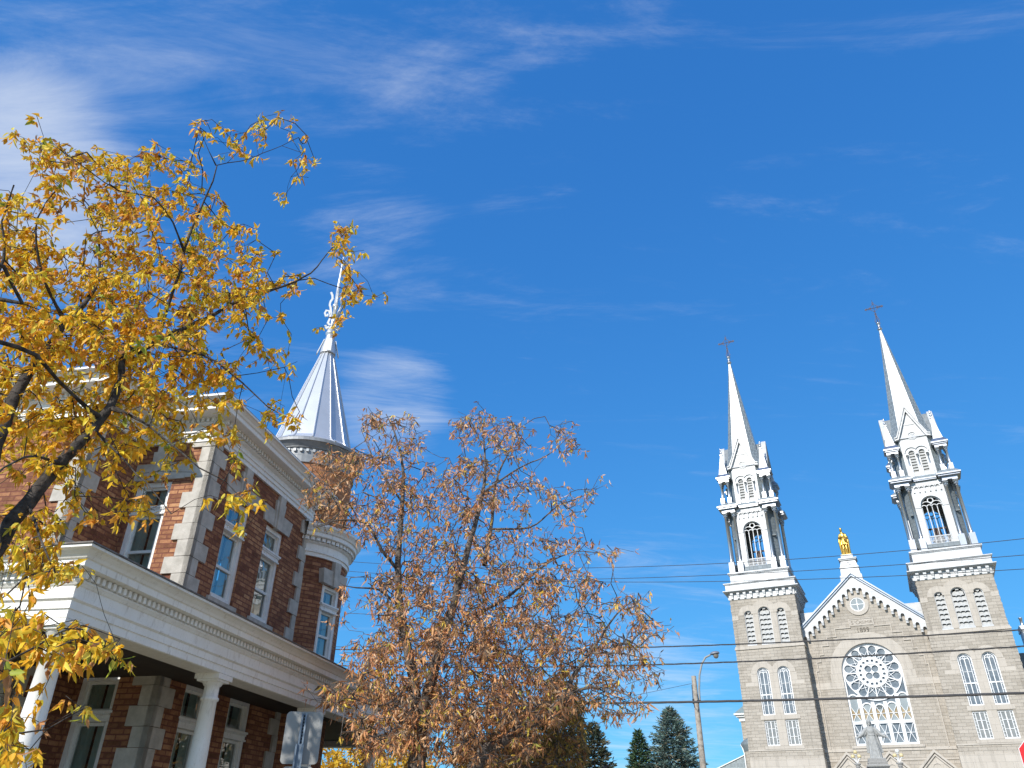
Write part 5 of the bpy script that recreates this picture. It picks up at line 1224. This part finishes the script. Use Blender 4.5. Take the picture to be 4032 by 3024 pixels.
l1.append(limb([(200,925,6.15,.02),(260,985,5.8,.012),(330,1060,5.5,.008),(370,1110,5.3,.004)], c22))
l1.append(limb([(60,1085,6.05,.018),(95,1180,5.7,.012),(120,1240,5.5,.006)], c22))
l1.append(limb([(-120,1450,5.0,.03),(0,1440,5.0,.012),(80,1395,5.05,.009),(180,1350,5.1,.006),(260,1380,5.1,.003)], c22))
l1.append(limb([(-100,1600,5.0,.02),(0,1590,5.0,.010),(100,1575,5.05,.006),(180,1530,5.1,.003)], c22))
E1 = [(60,520,90,110),(180,370,105,70,1.1),(110,310,30,30),(350,400,95,80),(330,340,30,35),(470,300,40,35,.8),(590,278,48,30,.9),(650,335,28,25,.9),(680,360,12,14),(440,270,15,15),(535,330,35,20,.4),(330,500,150,100,1.1),(480,520,75,80,.9),(140,650,170,130,1.25),(330,650,140,110,1.1),(500,600,85,65),(560,655,60,55),(640,615,55,35,.9),(740,605,40,45,.9),(720,530,45,28,.7),(748,490,14,14),(775,640,25,22),(725,690,14,14,1.4),(150,830,190,110,1.35),(350,800,140,90,1.1),(480,760,100,50,.9),(585,780,38,28,.9),(80,960,110,80,1.3),(230,950,120,55,.75),(400,905,90,50,.9),(480,850,60,35,.7),(605,890,34,20,1.),(640,905,16,14),(490,950,24,20),(240,1060,110,70,.3,-.3),(100,1110,100,50,.45,-.3),(60,1180,80,60,1.1,-.4),(130,1230,60,22,1.1,-.4),(340,990,60,40,.5,-.2),(528,1075,40,26,.9,-.9),(540,1140,12,12,1.,-.9),(500,1010,15,12,.8,-.9),(33,290,16,22),(65,320,14,14),(18,1400,55,55,1.0,-1.5),(95,1385,40,35,.6,-1.5),(150,1400,22,50,.9,-1.5),(235,1400,40,32,.7,-1.5),(30,1340,45,35,1.3,-1.5),(15,1530,25,45,1.2,-1.5),(20,1600,28,40,1.3,-1.5),(190,1530,12,10,.8,-1.5),(-60,800,60,300,.5),(-60,450,60,120,.4),(620,440,14,12,.7),(460,640,60,40),(420,700,60,40),(250,720,110,60,1.1),(60,740,60,70,1.1)]
rg1 = np.random.default_rng(11)
t1 = clumped(cloud(rg1, E1, c22, D1+.3, 5.6), rg1, 1.35, .085)
YEL = [(.95,.60,.045,5),(.93,.49,.035,3.8),(.95,.66,.10,2.2),(.82,.38,.06,1.8),(.64,.52,.06,.7),(.36,.40,.05,.45),(.56,.28,.12,1.)]
grow('maple_tree', 'yellow-leaved tree in the foreground left, its dark limbs in front of the brick house', 'tree', tuple(base1), l1, t1, mkleafer(2, 3, (3,5), .070, .032, YEL, .85, .40, .06), M['bark'], M['leaf'], 21, sag=.04, rk=.6, tcap=.006)
# --- brown half-bare tree in the middle
r7 = lambda x, y: (1200 + x/1.1253, 1550 + y/1.1253)
D2 = 14.; base2 = np.array(view_pt(*r7(560,1700), 14.)); base2[2] = 0
def l7(pts): return limb(pts, r7)
b2 = tuple(base2) + (.22,)
l2 = []
l2.append([b2, (base2[0]-.15, base2[1], 1.3, .19)] + l7([(500,1640,13.9,.16),(515,1540,13.9,.13),(490,1330,13.8,.10),(460,1150,13.7,.085),(430,1000,13.7,.075),(412,780,13.6,.06),(430,520,13.6,.045),(435,330,13.6,.03),(400,180,13.6,.018),(360,90,13.6,.008)]))
l2.append(l7([(500,1520,13.9,.12),(545,1320,13.5,.10),(600,1130,13.3,.085),(660,930,13.2,.07),(720,700,13.2,.055),(780,480,13.3,.038),(800,330,13.3,.025),(790,180,13.3,.014),(780,100,13.3,.007)]))
l2.append([b2, (base2[0]+.2, base2[1]+.15, 1.3, .2)] + l7([(690,1640,14.2,.17),(700,1450,14.3,.14),(692,1250,14.4,.12),(722,1000,14.5,.09),(785,800,14.5,.07),(800,750,14.5,.06),(870,690,14.4,.045),(1000,660,14.3,.032),(1110,640,14.2,.022),(1250,645,14.1,.013),(1400,690,14.0,.006)]))
l2.append(l7([(795,760,14.5,.05),(830,560,14.6,.035),(850,380,14.6,.024),(920,230,14.6,.014),(955,150,14.6,.006)]))
l2.append([(base2[0]+.2, base2[1], .6, .16)] + l7([(760,1640,13.6,.12),(850,1560,13.5,.09),(960,1480,13.4,.075),(1060,1430,13.3,.06),(1150,1330,13.2,.045),(1190,1250,13.2,.035),(1290,1110,13.1,.025),(1380,980,13.1,.014),(1470,905,13.1,.006)]))
l2.append(l7([(412,780,13.6,.035),(340,690,13.3,.028),(270,575,13.1,.022),(150,560,12.9,.014),(40,590,12.8,.006)]))
l2.append(l7([(430,480,13.6,.025),(360,380,13.4,.018),(300,280,13.3,.010),(250,160,13.3,.005)]))
l2.append(l7([(785,440,13.3,.022),(950,330,13.4,.015),(1080,270,13.4,.010),(1180,180,13.4,.005)]))
l2.append(l7([(825,600,14.6,.025),(1000,590,14.3,.018),(1120,500,14.2,.012),(1270,440,14.1,.005)]))
l2.append(l7([(480,1280,13.8,.03),(350,1380,13.2,.02),(200,1350,12.9,.012),(100,1360,12.7,.005)]))
l2.append(l7([(425,950,13.7,.03),(330,870,13.4,.02),(230,860,13.2,.012),(170,850,13.1,.005)]))
l2.append(l7([(720,1000,14.5,.04),(900,900,14.2,.028),(1050,770,14.,.018),(1200,700,13.9,.010),(1390,720,13.9,.005)]))
l2.append(l7([(1150,1330,13.2,.03),(1300,1300,13.,.02),(1420,1330,12.9,.012),(1500,1380,12.9,.005)]))
l2.append(l7([(1260,1150,13.1,.02),(1400,1150,13.0,.012),(1530,1180,12.9,.005)]))
E2 = [(380,120,110,50,.8),(300,150,60,40,.8),(430,230,110,70,.8),(770,160,150,80,.9),(900,200,110,100,.7),(1120,220,80,90,.45),(1180,170,20,50,.5),(300,330,140,80,.7),(110,330,100,80,1.5),(60,440,60,40,.8),(130,490,110,90,1.1),(210,310,50,50,1.6,-.4),(250,560,120,80,.9),(400,480,110,120,.9),(560,420,90,120,.8),(740,420,140,140,1.),(960,450,150,110,.7),(1180,480,100,90,.6),(1280,440,30,40,.8),(470,700,130,130,1.),(700,650,150,120,1.),(950,680,170,110,.7),(1230,680,140,45,.55),(1400,700,60,20,.5),(420,900,150,110,1.),(650,880,150,110,1.),(900,880,180,120,.85),(1150,860,150,110,.7),(450,1120,160,130,1.05),(700,1090,170,120,1.1),(950,1110,190,130,1.),(1200,1070,140,120,.6),(1430,1000,90,110,.55),(300,1250,80,120,.8),(160,1330,90,50,.8),(480,1340,150,110,1.1),(750,1340,190,120,1.2),(1000,1340,190,120,1.1),(1250,1280,140,110,.4),(1430,1180,120,110,.4),(1400,1370,120,70,.35),(330,1500,140,110,.9),(600,1510,190,120,1.),(850,1520,190,120,1.1),(170,880,25,40,.6),(150,980,40,30,.3),(120,1350,60,30,.8),(210,1150,60,60,.3),(1560,1050,50,60,.3),(1540,1230,40,60,.3)]
rg2 = np.random.default_rng(12)
t2 = clumped(cloud(rg2, [(e[0],e[1],e[2],e[3],e[4]*(1+.9*max(0., min(1., (e[1]-650)/500)))) for e in E2], r7, D2, 5.7), rg2, 1.35, .11)
BRN = [(.76,.40,.17,4),(.66,.31,.14,4),(.82,.53,.31,2.8),(.48,.23,.12,2.0),(.88,.60,.10,1.2),(.22,.13,.08,1.0),(.48,.42,.09,.4)]
grow('ash_tree', 'half-bare multi-stemmed tree hung with dry brown leaves in the middle of the view', 'tree', tuple(base2), l2, t2, mkleafer(1, 2, (2,4), .112, .030, BRN, .9, .45, .16, .35), M['bark2'], M['leaf'], 22, step=.2, tip=.0042, jit=.28, rk=.95)
# --- denser dark olive tree low behind it
base3 = np.array(view_pt(2230, 3200, 19.)); base3[2] = 0
c7 = lambda x, y: (2200 + x/2.659, 2400 + y/2.659)
l3 = [[tuple(base3)+(.2,), (base3[0], base3[1], 1.5, .17), (base3[0]-.1, base3[1], 2.6, .12), (base3[0]-.2, base3[1], 3.8, .06), (base3[0]-.2, base3[1], 4.8, .02)],
      [(base3[0], base3[1], 1.6, .12), (base3[0]+.7, base3[1]-.2, 2.8, .07), (base3[0]+1.0, base3[1]-.3, 3.0, .01)], [(base3[0], base3[1], 1.5, .12), (base3[0]-1.0, base3[1]+.2, 2.7, .08), (base3[0]-1.9, base3[1]+.3, 3.6, .02)], [(base3[0], base3[1], 1.2, .1), (base3[0]-1.6, base3[1]-.3, 2.0, .06), (base3[0]-3., base3[1]-.4, 2.5, .02)]]
E3 = [(40,760,140,140,.8),(60,980,230,200,1.3),(70,1250,220,230,1.5),(40,1500,260,190,1.8),(-300,1250,280,260,1.4),(-350,1560,320,150,1.9),(-620,1450,260,220,1.5),(-880,1560,240,120,1.3)]
t3 = cloud(np.random.default_rng(13), E3, c7, 19., 4.6)
OLV = [(.38,.23,.065,3),(.48,.27,.08,2.5),(.22,.16,.05,3),(.70,.46,.07,1.),(.32,.15,.06,2.),(.13,.11,.04,1.5)]
grow('olive_tree', 'dense olive-brown tree low behind the half-bare tree, beside the spruces', 'tree', tuple(base3), l3, t3, mkleafer(1, 2, (3,5), .125, .045, OLV, .7, .5, .03), M['bark2'], M['leaf'], 23, step=.25, tip=.006)
# --- bright yellow trees far behind the porch
for i, (px_, dist, rx, top, lab) in enumerate(((1400, 40., 4.2, 5.9, 'bright yellow tree far away, seen under the end of the porch'), (2120, 62., 4.5, 6.6, 'distant golden tree glimpsed between the stems of the half-bare tree'))):
    b = np.array(view_pt(px_, 3000, dist)); b[2] = 0; rg = np.random.default_rng(30+i); T = []
    while len(T) < 900:
        q = rg.uniform(-1, 1, 3)
        if (q**2).sum() < 1 and (q**2).sum() > .12: T.append(b + np.array((q[0]*rx, q[1]*rx, top*.56 + q[2]*top*.44)))
    lim = [[tuple(b)+(.22,), (b[0], b[1], top*.3, .18), (b[0]+.1, b[1], top*.6, .1), (b[0], b[1], top*.9, .03)]] + [[(b[0], b[1], top*.25, .1), (b[0]+rx*.4*math.cos(a), b[1]+rx*.4*math.sin(a), top*.45, .06), (b[0]+rx*.75*math.cos(a), b[1]+rx*.75*math.sin(a), top*.62, .02)] for a in np.linspace(0, 5.2, 6)]
    grow('yellow_tree', lab, 'tree', tuple(b), lim, T, mkleafer(2, 3, (4,6), .24, .13, [(.80,.52,.05,5),(.72,.42,.04,3),(.6,.34,.04,1)], .3, .7, 0.), M['bark2'], M['leaf'], 40+i, 'yellow trees in the distance', tip=.01, step=.5)
# --- spruces
def spruce(px_, ytop, dist, hw_, label, cols, seed, dens):
    tipp = view_pt(px_, ytop, dist); b = np.array((tipp.x, tipp.y, 0)); Hh = tipp.z; rg = np.random.default_rng(seed); mb = MB(); out = []; cl = []
    mb.tube([(0,0,0),(0,0,Hh*.5),(0,0,Hh-.3)], [.17,.10,.012], 8); P = np.array([c[:3] for c in cols]); pw = np.array([c[3] for c in cols]); pw = pw/pw.sum()
    z = Hh - .18
    while z > .6:
        t = (Hh-z); rad_ = hw_*min(1., (t/(Hh-1.2)))**.82; nb = int(6 + min(12, t*2.6)); ph = rg.uniform(0, 6.28)
        for k in range(nb):
            a = ph + 2*math.pi*k/nb + rg.normal(0, .16); ln_ = max(.10, rad_*rg.uniform(.72, 1.1)); dz = rg.uniform(-.12, .14)*ln_ + ln_*max(-.12, .5-.22*t); tone = rg.choice(len(P), p=pw)
            end = np.array((ln_*math.cos(a), ln_*math.sin(a), dz)); mid = end*.5 + np.array((0,0,-.05*ln_)); z0 = np.array((0,0,z))
            if ln_ > .4: mb.tube([z0, z0+mid, z0+end], [.022,.014,.005], 3, cap=False)
            side = unit(np.cross(end, (0,0,1.)))
            n = int(dens*(6 + ln_*13))
            for j in range(n):
                u = rg.uniform(.12, 1.)**.75; p = z0 + end*u + np.array((0,0,-.2*ln_*u*(1-u))) + b; w = (1-u*.85)*ln_*.34
                o = side*rg.uniform(-w, w); p = p + o + np.array((0,0,rg.normal(0,.035)))
                d = unit(unit(end)*.8 + side*np.sign(side.dot(o))*.55 + rg.normal(0, .28, 3) + np.array((0,0,.12))); s = unit(np.cross(d, rg.normal(0,1,3)))
                out.append((p, d, s, np.cross(s, d), rg.uniform(.16,.32), rg.uniform(.06,.10), rg.normal(0,.15))); cl.append(np.clip(P[tone if rg.random() < .6 else rg.choice(len(P), p=pw)]*rg.uniform(.7,1.25), 0, 1))
        z -= .12 + .010*t
    root = thing('spruce_tree', label, 'tree', tuple(b), 0, 'spruces beyond the wooden pole'); mb.build('trunk', M['bark2'], root); leaf_mesh(out, cl, 'crown', M['needle'], root, b)
spruce(2635, 2783, 58., 4.3, 'largest spruce, broad and blue-green, next to the wooden pole', [(.13,.20,.17,4),(.18,.25,.22,3),(.08,.125,.095,2),(.25,.22,.15,.9)], 51, 1.25)
spruce(2511, 2872, 58., 2.3, 'slim dark green spruce left of the broad blue-green one', [(.06,.11,.055,4),(.09,.15,.07,3),(.15,.14,.07,1)], 52, 1.15)
spruce(2335, 2842, 50., 2.8, 'brownish-green spruce half hidden by the olive-brown tree', [(.075,.085,.05,4),(.12,.105,.06,3),(.06,.085,.06,2),(.19,.15,.08,1)], 53, 1.05)
